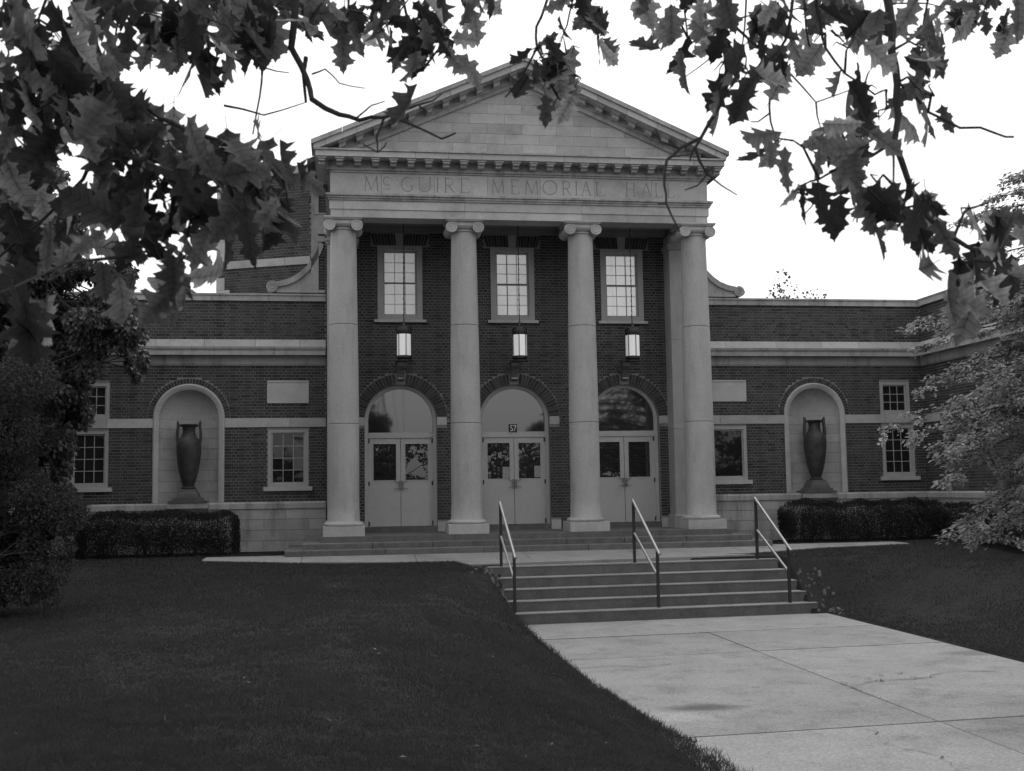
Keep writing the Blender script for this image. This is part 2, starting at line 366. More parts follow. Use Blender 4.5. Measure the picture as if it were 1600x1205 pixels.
# ------------------------------------------------------------------ the hall
HZ = -.72
hall = empty('memorial_hall', (0, 4, HZ), 'brick hall with four-columned stone portico, pediment and low side wings', 'building')
WY, PY = 1.63, 1.47            # wing wall face and portico wall face

CH = .0677
def front(Y): return lambda u, d, z: (u, Y-d, z)
def bricks_in(u0, u1, z0, z1, ops, seed):
    rg = random.Random(seed); res = []; n = max(1, round((z1-z0)/CH)); ch = (z1-z0)/n
    for j in range(n):
        za, zb = z0+j*ch+.0068, z0+(j+1)*ch-.0068
        ex = []
        for (a, b, c, d, r_) in ops:
            if za < d and zb > c: ex.append((a, b))
            if r_ and zb > d and za < d+r_:
                dz = max(0, za-d)
                if dz < r_: h = math.sqrt(r_*r_-dz*dz); m = (a+b)/2; ex.append((m-h, m+h))
        u = u0-(.0 if j % 2 == 0 else .16)-rg.uniform(0, .012); k = j % 2
        while u < u1:
            L_ = .215 if k % 2 == 0 else .105; a, b = u+.006, u+L_-.006; u += L_; k += 1
            a, b = max(a, u0+.001), min(b, u1-.001)
            iv = [(a, b)]
            for p, q in ex:
                nv = []
                for s_, e in iv:
                    if q <= s_ or p >= e: nv.append((s_, e)); continue
                    if p > s_: nv.append((s_, p-.003))
                    if q < e: nv.append((q+.003, e))
                iv = nv
            for s_, e in iv:
                if e-s_ > .025: res.append((s_, e, za, zb, rg.random(), rg.uniform(-.0025, .0025)))
    return res
def brick_box(mb, P, b, dd=.0):
    a, e, za, zb, t, j = b; o = dd+j; i = -.03
    vs = [P(a,o,za),P(e,o,za),P(e,o,zb),P(a,o,zb),P(a,i,za),P(e,i,za),P(e,i,zb),P(a,i,zb)]
    mb.add(vs, [(0,1,2,3),(1,0,4,5),(2,1,5,6),(3,2,6,7),(0,3,7,4)], .15+.7*t if t > .12 else .0)
def backing(mb, P, u0, u1, z0, z1, ops, rec=-.008, depth=.16, reveal=True):
    us = sorted({u0, u1}|{o[0] for o in ops}|{o[1] for o in ops}); zs = sorted({z0, z1}|{o[2] for o in ops}|{o[3]+o[4] for o in ops})
    us = [u for u in us if u0 <= u <= u1]; zs = [z for z in zs if z0 <= z <= z1]
    for a, b in zip(us[:-1], us[1:]):
        for c, d in zip(zs[:-1], zs[1:]):
            m, k = (a+b)/2, (c+d)/2
            if any(o[0] < m < o[1] and o[2] < k < o[3]+o[4] for o in ops): continue
            mb.add([P(a,rec,c),P(b,rec,c),P(b,rec,d),P(a,rec,d)], [(0,1,2,3)])
    for (a, b, c, d, r_) in ops:
        ring = [(a, c), (a, d)]
        if r_:
            m = (a+b)/2; arc = [(m-r_*math.cos(math.pi*i/24), d+r_*math.sin(math.pi*i/24)) for i in range(25)]
            top = d+r_
            for p, q in zip(arc[:-1], arc[1:]): mb.add([P(p[0],rec,p[1]),P(q[0],rec,q[1]),P(q[0],rec,top),P(p[0],rec,top)], [(0,1,2,3)])
            ring += arc[1:-1]
        ring += [(b, d), (b, c)]
        if reveal:
            for p, q in zip(ring, ring[1:]+ring[:1]):
                if p[1] == q[1] and p[1] in (z0, z1): continue          # opening runs on past this wall
                mb.add([P(p[0],rec,p[1]),P(q[0],rec,q[1]),P(q[0],-depth,q[1]),P(p[0],-depth,p[1])], [(0,1,2,3)])
ALLB = []     # every brick of the hall, so that the ones that show largest become objects
def brick_wall(name, P, u0, u1, z0, z1, ops, seed, ops_b=None, depth=.16):
    mb = MB(); backing(mb, P, u0, u1, z0, z1, ops, depth=depth); o = mb.build(name, M['mortar'], hall)
    ALLB.append((o, P, bricks_in(u0, u1, z0, z1, ops_b or ops, seed)))
    return o
def voussoirs(mbs, P, m, zc, r0, r1, parent, name='arch_brick', one=True, lo=0., hi=math.pi, w_=.074, skip=None, proud=.006):
    n = int(round((hi-lo)*(r0+r1)/2/w_)); acc = MB()
    for i in range(n):
        a0 = lo+(hi-lo)*i/n; a1 = lo+(hi-lo)*(i+1)/n; g = .006/r0
        if skip and skip((a0+a1)/2): continue
        ring = [(r0, a0+g), (r1, a0+g), (r1, a1-g), (r0, a1-g)]
        pr = proud+rnd.uniform(-.003, .003)
        mb = MB() if one else acc
        mb.prism([P(m+r_*math.cos(a), pr, zc+r_*math.sin(a)) for r_, a in ring], [P(m+r_*math.cos(a), -.1, zc+r_*math.sin(a)) for r_, a in ring], .1+.8*rnd.random())
        if one: mb.build(name, M['brick'], parent)
    if not one: acc.build(name, M['brick'], parent)
def blocks(name, m, parent, xs_, y0, y1, z0, z1, prof=None, gap=.007):
    """a course of stone along x cut at xs_; prof = list of (y, z) closed"""
    for a, b in zip(xs_[:-1], xs_[1:]):
        mb = MB()
        if prof: mb.px(prof, a+gap/2, b-gap/2, rnd.random())
        else: mb.box(a+gap/2, b-gap/2, y0, y1, z0, z1, rnd.random())
        mb.build(name, m, parent)
def cuts(a, b, step, j=.0, off=0.):
    r_ = [a]; x = a+step*(1-off)
    while x < b-step*.35: r_.append(x+rnd.uniform(-j, j)); x += step
    return r_+[b]
def window(P, x0, x1, z0, z1, cols, rws, Y, name='window', fw=.085, bar=.016, hung=False, sill=True, gm='glass'):
    """window set into the opening x0..x1, z0..z1; Y depth of the frame face"""
    root = MB()
    d0, d1 = -.015, -.14
    def fb(mb, a, b, c, d, da, db, t=.5): mb.prism([P(a,da,c),P(b,da,c),P(b,da,d),P(a,da,d)], [P(a,db,c),P(b,db,c),P(b,db,d),P(a,db,d)], t)
    fb(root, x0, x0+fw, z0, z1, d0, d1, .4); fb(root, x1-fw, x1, z0, z1, d0, d1, .4)
    fb(root, x0+fw, x1-fw, z1-fw, z1, d0-.004, d1, .45); fb(root, x0+fw, x1-fw, z0, z0+fw*.9, d0-.004, d1, .45)
    f = root.build(name, M['frame'], hall)
    s_ = .03; a, b, c, d = x0+fw, x1-fw, z0+fw*.9, z1-fw
    sm = MB(); fb(sm, a, a+s_, c, d, d0-.035, d1, .6); fb(sm, b-s_, b, c, d, d0-.035, d1, .6); fb(sm, a+s_, b-s_, d-s_, d, d0-.038, d1, .6); fb(sm, a+s_, b-s_, c, c+s_, d0-.038, d1, .6)
    sm.build('sash', M['frame'], f)
    a, b, c, d = a+s_, b-s_, c+s_, d-s_
    xs_ = [a+(b-a)*i/cols for i in range(cols+1)]; zs_ = [c+(d-c)*i/rws for i in range(rws+1)]
    for i in range(cols):
        for j in range(rws):
            t = [rnd.uniform(-.0014, .0014) for _ in range(3)]
            mb = MB(); u0_, u1_, v0_, v1_ = xs_[i], xs_[i+1], zs_[j], zs_[j+1]
            mb.prism([P(u0_,-.075+t[0],v0_),P(u1_,-.075+t[1],v0_),P(u1_,-.075+t[2],v1_),P(u0_,-.075+t[0]+t[2]-t[1],v1_)], [P(u0_,-.10,v0_),P(u1_,-.10,v0_),P(u1_,-.10,v1_),P(u0_,-.10,v1_)], rnd.random())
            mb.build('pane', M[gm], f)
    for x in xs_[1:-1]:
        mb = MB(); fb(mb, x-bar/2, x+bar/2, c, d, -.062, -.09, .6); mb.build('glazing_bar', M['frame'], f)
    for j, z in enumerate(zs_[1:-1]):
        mb = MB(); fb(mb, a, b, z-bar/2, z+bar/2, -.064, -.09, .6); mb.build('glazing_bar', M['frame'], f)
    if sill:
        mb = MB(); fb(mb, x0-.09, x1+.09, z0-.095, z0+.002, .07, -.12, .7); mb.build('sill', M['stone'], f)
    return f

# ---- wings: walls with windows and niches
NC, NR = 7.565, .80            # niche centre, outer radius of its stone surround
STR0, STR1 = 2.145, 2.355      # string course
def wing(side):
    P = front(WY); s_ = side
    def X(a, b): return (a, b) if s_ > 0 else (-b, -a)
    wi = [X(4.86, 5.79), X(9.33, 10.19)]; ni = X(NC-NR, NC+NR); wu = X(9.32, 10.12); pn = X(4.853, 5.807)
    u0, u1 = X(4.46, 10.5)
    lo = [(wi[0][0], wi[0][1], .76, 2.10, 0), (wi[1][0], wi[1][1], .80, 2.10, 0), (ni[0], ni[1], .42, STR0, 0)]
    nm = 'wing_wall'
    for ua, ub, sd_ in ((u0, ni[0], 5+s_), (ni[1], u1, 85+s_)): brick_wall(nm, P, ua, ub, .42, STR0, [o for o in lo[:2] if ua < o[0] < ub], sd_)
    up = [(wu[0], wu[1], 2.36, 3.19, 0), (ni[0]+.01, ni[1]-.01, STR1, 2.36, NR-.01)]
    upb = [(wu[0], wu[1], 2.36, 3.19, 0), (pn[0], pn[1], 2.70, 3.228, 0), (ni[0], ni[1], STR1, 2.36, NR+.125)]
    w2 = brick_wall(nm, P, u0, u1, STR1, 3.575, up, 15+s_, ops_b=upb)
    voussoirs(None, P, s_*NC, 2.36, NR+.004, NR+.118, w2, one=True, w_=.072, proud=.002)
    brick_wall(nm, P, u0, u1, 4.19, 5.10, [], 25+s_)
    # string course, water table, cornice, coping
    for a, b in ((4.46, NC-NR), (NC+NR, 10.5)):
        a2, b2 = X(a, b); blocks('string_block', M['stone'], hall, cuts(a2, b2, 1.45, .1, rnd.random()*.6), WY-.018, WY+.1, STR0, STR1)
    blocks('water_table_block', M['stone_w'], hall, cuts(u0, u1, 1.05, .08, .3), 0, 0, 0, 0, prof=[(WY-.06, .264), (WY-.06, .38), (WY-.03, .42), (WY+.2, .42), (WY+.2, .264)])
    for r_ in range(4):
        z1 = .264-.245*r_; z0 = z1-.245
        blocks('base_block', M['stone_w'], hall, cuts(u0, u1, 1.03, .03, .5*(r_ % 2)), WY-.03-(.012 if r_ == 3 else 0), WY+.2, z0+.005, z1-.004)
    mb = MB(); mb.box(u0+.01, u1-.01, WY-.012, WY+.25, -.95, .25); mb.build('base_core', M['joint'], hall)
    blocks('cornice_block', M['stone_w'], hall, cuts(u0, u1, 1.55, .1, .4), 0, 0, 0, 0, prof=[(WY-.02, 3.575), (WY-.05, 3.62), (WY-.07, 3.80), (WY+.2, 3.80), (WY+.2, 3.575)])
    blocks('cornice_block', M['stone_w'], hall, cuts(u0, u1, 1.5, .1, .7), 0, 0, 0, 0, prof=[(WY-.25, 3.804), (WY-.25, 3.90), (WY-.29, 3.95), (WY-.30, 3.995), (WY+.2, 4.0), (WY+.2, 3.804)])
    blocks('cornice_block', M['stone'], hall, cuts(u0, u1, 1.15, .15, .2), 0, 0, 0, 0, prof=[(WY-.10, 4.004), (WY-.04, 4.188), (WY+.2, 4.188), (WY+.2, 4.004)])
    blocks('coping_block', M['stone_w'], hall, cuts(u0, u1, 1.35, .12, .5), 0, 0, 0, 0, prof=[(WY-.05, 5.10), (WY-.05, 5.21), (WY-.08, 5.23), (WY-.08, 5.27), (WY+.25, 5.30), (WY+.35, 5.10)])
    # blank stone tablet
    mb = MB(); mb.box(pn[0], pn[1], WY-.025, WY+.05, 2.70, 3.228, .8); t = mb.build('blank_tablet', M['stone'], hall)
    mb = MB(); mb.box(pn[0]+.02, pn[1]-.02, WY-.04, WY-.0, 3.19, 3.222, .9); mb.build('tablet_edge', M['stone'], t)
    # windows
    if s_ < 0: window(P, wi[0][0], wi[0][1], .76, 2.10, 3, 4, WY)
    else: window(P, wi[0][0], wi[0][1], .76, 2.10, 1, 1, WY)
    window(P, wi[1][0], wi[1][1], .80, 2.10, 3, 4, WY)
    window(P, wu[0], wu[1], 2.36, 3.19, 3, 3, WY, sill=False)
    # niche: moulded stone surround, curved lining in courses, half dome
    c = s_*NC; RI = .665; D = .38; ns_ = 20
    su = MB(); sec = [(NR, .0), (NR, .025), (NR-.03, .045), (NR-.085, .03), (RI, -.005), (RI, -.06), (NR, -.06)]
    path_ = [(-1, .42)]+[(-math.cos(math.pi*i/28), math.sin(math.pi*i/28)) for i in range(29)]+[(1, .42)]
    rings = []
    for i, (cx, cz) in enumerate(path_):
        if i in (0, 30): rings.append([(c+cx*r_, WY-d, .425) for r_, d in sec])
        else: rings.append([(c+cx*r_, WY-d, STR1+cz*r_) for r_, d in sec])
    for a, b in zip(rings[:-1], rings[1:]): su.add(list(a)+list(b), [(k, (k+1) % 7, 7+(k+1) % 7, 7+k) for k in range(7)], .6)
    ni_o = su.build('niche', M['stone'], hall, smooth=True)
    zc = [.425, .67, .92, 1.17, 1.42, 1.67, 1.90, 2.13, STR1]
    for k in range(len(zc)-1):
        lm = MB(); g = .004
        for i in range(ns_):
            a0, a1 = math.pi*i/ns_, math.pi*(i+1)/ns_
            p = lambda a, r_=RI: (c-r_*math.cos(a), WY+D*math.sin(a)*r_/RI+.002)
            lm.add([(*p(a0), zc[k]+g), (*p(a1), zc[k]+g), (*p(a1), zc[k+1]-g), (*p(a0), zc[k+1]-g)], [(0,1,2,3)], .3+.1*(k % 3)+(.15 if (i//7+k) % 2 else 0))
        lm.build('niche_course', M['stone'], ni_o, smooth=True)
    lm = MB()
    for i in range(ns_):
        for j in range(10):
            q = []
            for di, dj in ((0,0),(1,0),(1,1),(0,1)):
                a = math.pi*(i+di)/ns_; b = math.pi/2*(j+dj)/10
                q.append((c-RI*math.cos(a)*math.cos(b), WY+D*math.sin(a)*math.cos(b)+.002, STR1+RI*math.sin(b)))
            lm.add(q, [(0,1,2,3)], .5)
    lm.build('half_dome', M['stone'], ni_o, smooth=True)
    lm = MB()
    for i in range(ns_):
        a0, a1 = math.pi*i/ns_, math.pi*(i+1)/ns_; rr = RI+.02; dd = D+.02
        lm.add([(c-rr*math.cos(a0), WY+dd*math.sin(a0)+.002, .42), (c-rr*math.cos(a1), WY+dd*math.sin(a1)+.002, .42), (c-rr*math.cos(a1), WY+dd*math.sin(a1)+.002, STR1), (c-rr*math.cos(a0), WY+dd*math.sin(a0)+.002, STR1)], [(0,1,2,3)])
    lm.build('niche_backing', M['joint'], ni_o, smooth=True)
    lm = MB(); lm.box(c-RI, c+RI, WY-.02, WY+.55, .38, .424); lm.build('niche_floor', M['stone'], ni_o)
    lm = MB(); lm.px([(WY-.19, .30), (WY-.19, .416), (WY+.1, .416), (WY+.1, .16), (WY-.05, .17)], c-.46, c+.46); lm.build('urn_corbel', M['stone_w'], ni_o)
    mb = MB(); mb.box(u0, u1, WY+.60, WY+.66, -.9, 4.9); mb.build('wing_blocker', M['joint'], hall)  # added unseen sheet that keeps light from leaking into the niche joints
    # roof
    mb = MB(); mb.box(u0, u1, WY+.3, 14, 4.75, 4.95); mb.build('flat_roof', M['roof'], hall)
wing(-1); wing(1)
# end pavilions that come forward at both ends
for s_ in (1, -1):
    XR = 10.46*s_
    P = (lambda u, d, z, XR=XR, s_=s_: (XR-s_*d, u, z))
    ya, yb = -7.0, WY-.05
    brick_wall('pavilion_wall', P, ya, yb, .42, STR0, [], 40+s_); brick_wall('pavilion_wall', P, ya, yb, STR1, 3.575, [], 42+s_); brick_wall('pavilion_wall', P, ya, yb, 4.19, 5.10, [], 44+s_)
    def ret(name, m, d_in, prof):
        ycs = cuts(ya, yb-.05, 1.4, .1, rnd.random()*.5)
        for a, b in zip(ycs[:-1], ycs[1:]):
            mb = MB(); mb.prism([(XR-s_*d, a+.004, z) for d, z in prof], [(XR-s_*d, b-.004, z) for d, z in prof], rnd.random()); mb.build(name, m, hall)
    ret('string_block', M['stone'], 0, [(.018, STR0), (.018, STR1), (-.1, STR1), (-.1, STR0)])
    ret('water_table_block', M['stone_w'], 0, [(.06, .264), (.06, .38), (.03, .42), (-.2, .42), (-.2, .264)])
    ret('base_block', M['stone_w'], 0, [(.03, -.95), (.03, .26), (-.2, .26), (-.2, -.95)])
    ret('cornice_block', M['stone_w'], 0, [(.02, 3.575), (.05, 3.62), (.07, 3.80), (-.2, 3.80), (-.2, 3.575)])
    ret('cornice_block', M['stone_w'], 0, [(.25, 3.804), (.25, 3.90), (.30, 3.995), (-.2, 4.0), (-.2, 3.804)])
    ret('cornice_block', M['stone'], 0, [(.10, 4.004), (.04, 4.188), (-.2, 4.188), (-.2, 4.004)])
    ret('coping_block', M['stone_w'], 0, [(.05, 5.10), (.05, 5.21), (.08, 5.27), (-.25, 5.30), (-.35, 5.10)])
    x0, x1 = sorted((XR+s_*.06, XR+s_*9))
    mb = MB(); mb.box(x0, x1, ya-.02, 14, -.95, 4.9); mb.build('pavilion_mass', M['brick'], hall)

# ---- portico wall with doors and upper windows
P = front(PY); S = 2.7
DC, DR, DSP = -.02, .845, 2.27      # door centre offset, arch radius, springing height
doors = [-S+DC, 0+DC, S+DC]
ops, opb = [], []
for c in doors:
    ops.append((c-DR, c+DR, -.33, DSP, DR)); opb.append((c-DR, c+DR, -.33, DSP, DR+.262))
    ops.append((c-.53, c+.53, 4.655, 6.435, 0)); opb.append((c-.53, c+.53, 4.655, 6.435, 0)); opb.append((c-.69, c+.69, 6.44, 6.72, 0))
    for k in (-1, 1):
        a, b = sorted((c+k*DR, c+k*(DR+.24))); opb.append((a, b, 2.155, 2.35, 0)); opb.append((a, b, -.34, -.11, 0))
    opb.append((c-.09, c+.09, 3.2, 3.64, 0))
pw = brick_wall('portico_wall', P, -4.46, 4.46, -.33, 6.95, ops, 3, ops_b=opb, depth=.22)
for di, c in enumerate(doors):
    voussoirs(None, P, c, DSP, DR+.004, DR+.255, pw, w_=.078, skip=lambda a: abs(a-math.pi/2) < .13)
    # jack arch over the upper window
    n = 18
    for i in range(n):
        x0 = c-.70+1.40*i/n; x1 = c-.70+1.40*(i+1)/n
        if abs((x0+x1)/2-c) < .10: continue
        sl = .12
        f = lambda x: x+(x-c)*sl*-1
        mb = MB(); mb.py([(f(x0)+.007, 6.445), (f(x1)-.007, 6.445), (x1-.007, 6.715), (x0+.007, 6.715)], PY-.004+rnd.uniform(-.002, .002), PY+.03, rnd.random()); mb.build('arch_brick', M['brick'], pw)
    mb = MB(); mb.py([(c-.085, 6.44), (c+.085, 6.44), (c+.11, 6.74), (c-.11, 6.74)], PY-.03, PY+.05, .5); mb.build('keystone', M['stone_w'], hall)
    for k in (-1, 1):
        a, b = sorted((c+k*(DR+.002), c+k*(DR+.235)))
        mb = MB(); mb.box(a, b, PY-.014, PY+.2, 2.157, 2.348, rnd.random()); mb.build('impost_block', M['stone'], hall)
        mb = MB(); mb.box(a-.0, b, PY-.03, PY+.2, -.33, -.112, rnd.random()); mb.build('plinth_block', M['stone'], hall)
    # scrolled bracket over the arch crown
    mb = MB(); mb.px([(PY-.05, 3.20), (PY-.10, 3.27), (PY-.12, 3.36), (PY-.16, 3.45), (PY-.24, 3.53), (PY-.25, 3.60), (PY-.22, 3.63), (PY+.05, 3.63), (PY+.05, 3.20)], c-.085, c+.085, .3)
    br = mb.build('bracket', M['urnbase'], hall); mb = MB(); mb.box(c-.10, c+.10, PY-.265, PY+.04, 3.632, 3.655, .4); mb.build('bracket_cap', M['urnbase'], br)
    mb = MB(); mb.box(c-.075, c+.075, PY-.13, PY-.05, 3.235, 3.27, .8); mb.build('bracket_foot', M['stone_w'], br)
    # threshold
    mb = MB(); mb.box(c-DR, c+DR, PY-.02, PY+.34, -.34, -.205); mb.build('threshold', M['step'], hall)
    # door surround: frame with arched head
    FY = PY+.15; fo = DR-.002; fi = DR-.075; fr = MB()
    pth = [(-1, -.205)]+[(-math.cos(math.pi*i/28), math.sin(math.pi*i/28)) for i in range(29)]+[(1, -.205)]
    rings = []
    sec = [(fo, .0), (fi, .0), (fi-.015, .02), (fi-.015, .10), (fo, .10)]
    for i, (cx, cz) in enumerate(pth): rings.append([(c+cx*r_, FY+d, -.205 if i in (0, 30) else DSP+cz*r_) for r_, d in sec])
    for a, b in zip(rings[:-1], rings[1:]): fr.add(list(a)+list(b), [(k, (k+1) % 5, 5+(k+1) % 5, 5+k) for k in range(5)], .6)
    fr.box(c-fi, c+fi, FY+.005, FY+.09, 1.865, 1.995, .6)
    df = fr.build('door_frame', M['paint'], hall, smooth=True)
    ag = MB(); rg_ = fi-.013; arc = [(c-rg_*math.cos(math.pi*i/32), DSP+rg_*math.sin(math.pi*i/32)) for i in range(33)]
    ag.py([(c-rg_, 1.995)]+arc+[(c+rg_, 1.995)], FY+.05, FY+.06, .5)
    ag.build('fanlight_pane', M['arch_glass'] , df)
    mb = MB(); mb.box(c-DR, c+DR, FY+.14, FY+.16, -.3, DSP+DR); mb.build('door_backing', M['iron'], hall)  # added dark sheet that stops light leaking through the door seams
    for k in (-1, 1):
        x0, x1 = (c-.755, c-.006) if k < 0 else (c+.006, c+.755)
        lf = MB(); ly0, ly1 = FY+.03, FY+.075
        ga, gb, gc, gd = (x0+.10, x1-.085, .86, 1.745) if k < 0 else (x0+.085, x1-.10, .86, 1.745)
        lf.box(x0, x1, ly0, ly1, -.20, gc, .5); lf.box(x0, x1, ly0, ly1, gd, 1.86, .5); lf.box(x0, ga, ly0, ly1, gc, gd, .5); lf.box(gb, x1, ly0, ly1, gc, gd, .5)
        leaf = lf.build('door_leaf', M['paint'], hall)
        mb = MB(); e = .018
        mb.box(ga, gb, ly0-.008, ly0+.01, gc, gc+e); mb.box(ga, gb, ly0-.008, ly0+.01, gd-e, gd); mb.box(ga, ga+e, ly0-.009, ly0+.01, gc+e, gd-e); mb.box(gb-e, gb, ly0-.009, ly0+.01, gc+e, gd-e)
        mb.build('glazing_bead', M['paint'], leaf)
        t = rnd.uniform(-.006, .006); mb = MB()
        mb.prism([(ga, ly0+.025+t, gc), (gb, ly0+.025-t, gc), (gb, ly0+.025-t, gd), (ga, ly0+.025+t, gd)], [(ga, ly0+.04, gc), (gb, ly0+.04, gc), (gb, ly0+.04, gd), (ga, ly0+.04, gd)]); mb.build('door_pane', M['door_glass'], leaf)
        hx = x1 if k < 0 else x0
        mb = MB(); mb.box(hx-.055 if k < 0 else hx+.005, hx-.005 if k < 0 else hx+.055, ly0-.014, ly0, .64, .86)
        mb.tube([(hx+k*.035, ly0-.01, .80), (hx+k*.04, ly0-.07, .80), (hx+k*.15, ly0-.07, .86)], .011, 6); mb.tube([(hx+k*.035, ly0-.01, .70), (hx+k*.04, ly0-.07, .70), (hx+k*.16, ly0-.07, .67)], .011, 6)
        mb.build('door_handle', M['brass'], leaf)
        for hz in (1.80, .80, -.13):
            ox = x0+.012 if k < 0 else x1-.012
            mb = MB(); mb.lathe([(.014, hz-.05), (.018, hz-.045), (.018, hz+.045), (.014, hz+.05)], ox, ly0-.012, 8); mb.build('hinge', M['iron'], leaf)
    # upper window: stone surround, sashes, bars and a pale blind
    x0, x1, z0, z1 = c-.53, c+.53, 4.655, 6.435
    su = MB(); t = .125
    su.box(x0, x0+t, PY-.02, PY+.12, z0, z1, .4); su.box(x1-t, x1, PY-.02, PY+.12, z0, z1, .4); su.box(x0+t, x1-t, PY-.018, PY+.12, z1-t*.9, z1, .3); su.box(x0+t, x1-t, PY-.018, PY+.12, z0, z0+.10, .5)
    wf = su.build('upper_window', M['frame'], hall)
    mb = MB(); mb.box(x0-.08, x1+.08, PY-.09, PY+.1, z0-.065, z0-.003, .9); mb.build('sill', M['stone'], wf)
    a, b, z_0, z_1 = x0+t, x1-t, z0+.10, z1-t*.9; zm = (z_0+z_1)/2+.02
    for (za, zb, yo) in ((z_0, zm, .0), (zm-.035, z_1, .035)):
        y0 = PY+.06+yo; sa = MB(); e = .045
        sa.box(a, a+e, y0, y0+.034, za, zb, .6); sa.box(b-e, b, y0, y0+.034, za, zb, .6); sa.box(a+e, b-e, y0+.001, y0+.033, za, za+e, .6); sa.box(a+e, b-e, y0+.001, y0+.033, zb-e*.9, zb, .6)
        sh = sa.build('sash', M['frame'], wf)
        mb = MB(); mb.box(a+e, b-e, y0-.006, y0+.0, zb-.022, zb-.002) if yo == 0 else mb.box(a+e, b-e, y0-.004, y0, zb-.012, zb-.002); mb.build('sash_edge', M['darkbar'], sh) if yo == 0 else None
        xs_ = [a+e+(b-a-2*e)*i/3 for i in range(4)]; zs_ = [za+e+(zb-za-2*e)*i/3 for i in range(4)]
        for i in range(3):
            for j in range(3):
                mb = MB(); mb.box(xs_[i]+.001, xs_[i+1]-.001, y0+.018, y0+.028, zs_[j]+.001, zs_[j+1]-.001, rnd.random()); mb.build('pane', M['blind'], wf)
        for i in (1, 2):
            mb = MB(); mb.box(xs_[i]-.010, xs_[i]+.010, y0+.006, y0+.018, za+e, zb-e); mb.build('glazing_bar', M['bar'] if (i+di) % 2 else M['darkbar'], wf)
            mb = MB(); mb.box(a+e, b-e, y0+.008, y0+.018, zs_[i]-.009, zs_[i]+.009); mb.build('glazing_bar', M['bar'], wf)

# ---- portico floor, steps and ceiling
pf = MB(); pf.box(-4.57, 4.57, -.56, PY+.02, -.46, -.332); pf.build('portico_floor', M['step'], hall)
for (x, y0, z0, z1, n) in ((4.92, -.88, -.58, -.455, 7), (5.27, -1.2, -.78, -.578, 5)):
    xs_ = [-x+2*x*i/n+(rnd.uniform(-.1, .1) if 0 < i < n else 0) for i in range(n+1)]
    for a, b in zip(xs_[:-1], xs_[1:]):
        mb = MB(); c_ = .01; mb.px([(y0, z0), (y0, z1-c_), (y0+c_, z1), (1.5, z1), (1.5, z0)], a+.006, b-.006, rnd.random()); mb.build('portico_step', M['step'], hall)
cm = MB(); cm.box(-4.3, 4.3, .28, PY+.02, 6.88, 7.0); cm.build('portico_ceiling', M['ceiling'], hall)
cm = MB(); cm.box(-4.3, 4.3, PY-.10, PY-.003, 6.745, 6.875); cm.build('ceiling_moulding', M['ceiling'], hall)
for x in (-1.35, 1.35):
    cm = MB(); cm.box(x-.27, x+.27, .285, PY-.005, 6.70, 6.876); cm.build('ceiling_beam', M['ceiling'], hall)
# pilasters behind the end columns
for s_ in (-1, 1):
    a, b = sorted((s_*3.74, s_*4.42)); pm = MB(); zz = [-.03, 2.0, 4.15, 6.34]
    for k in range(3): pm.box(a, b, .95, PY+.01, zz[k]+.003, zz[k+1]-.003, rnd.random())
    po = pm.build('pilaster', M['shaft'], hall)
    pm = MB(); pm.box(a-.03, b+.03, .92, PY+.01, 6.34, 6.40); pm.box(a-.05, b+.05, .90, PY+.01, 6.402, 6.47); pm.box(a, b, .95, PY+.01, 6.472, 6.69); pm.build('pilaster_cap', M['shaft'], po)
    pm = MB(); pm.px([(.90, -.10), (.88, -.08), (.89, -.04), (.94, -.03), (PY, -.03), (PY, -.10)], a-.04, b+.04); pm.box(a-.06, b+.06, .87, PY+.01, -.331, -.102); pm.build('pilaster_base', M['stone'], po)

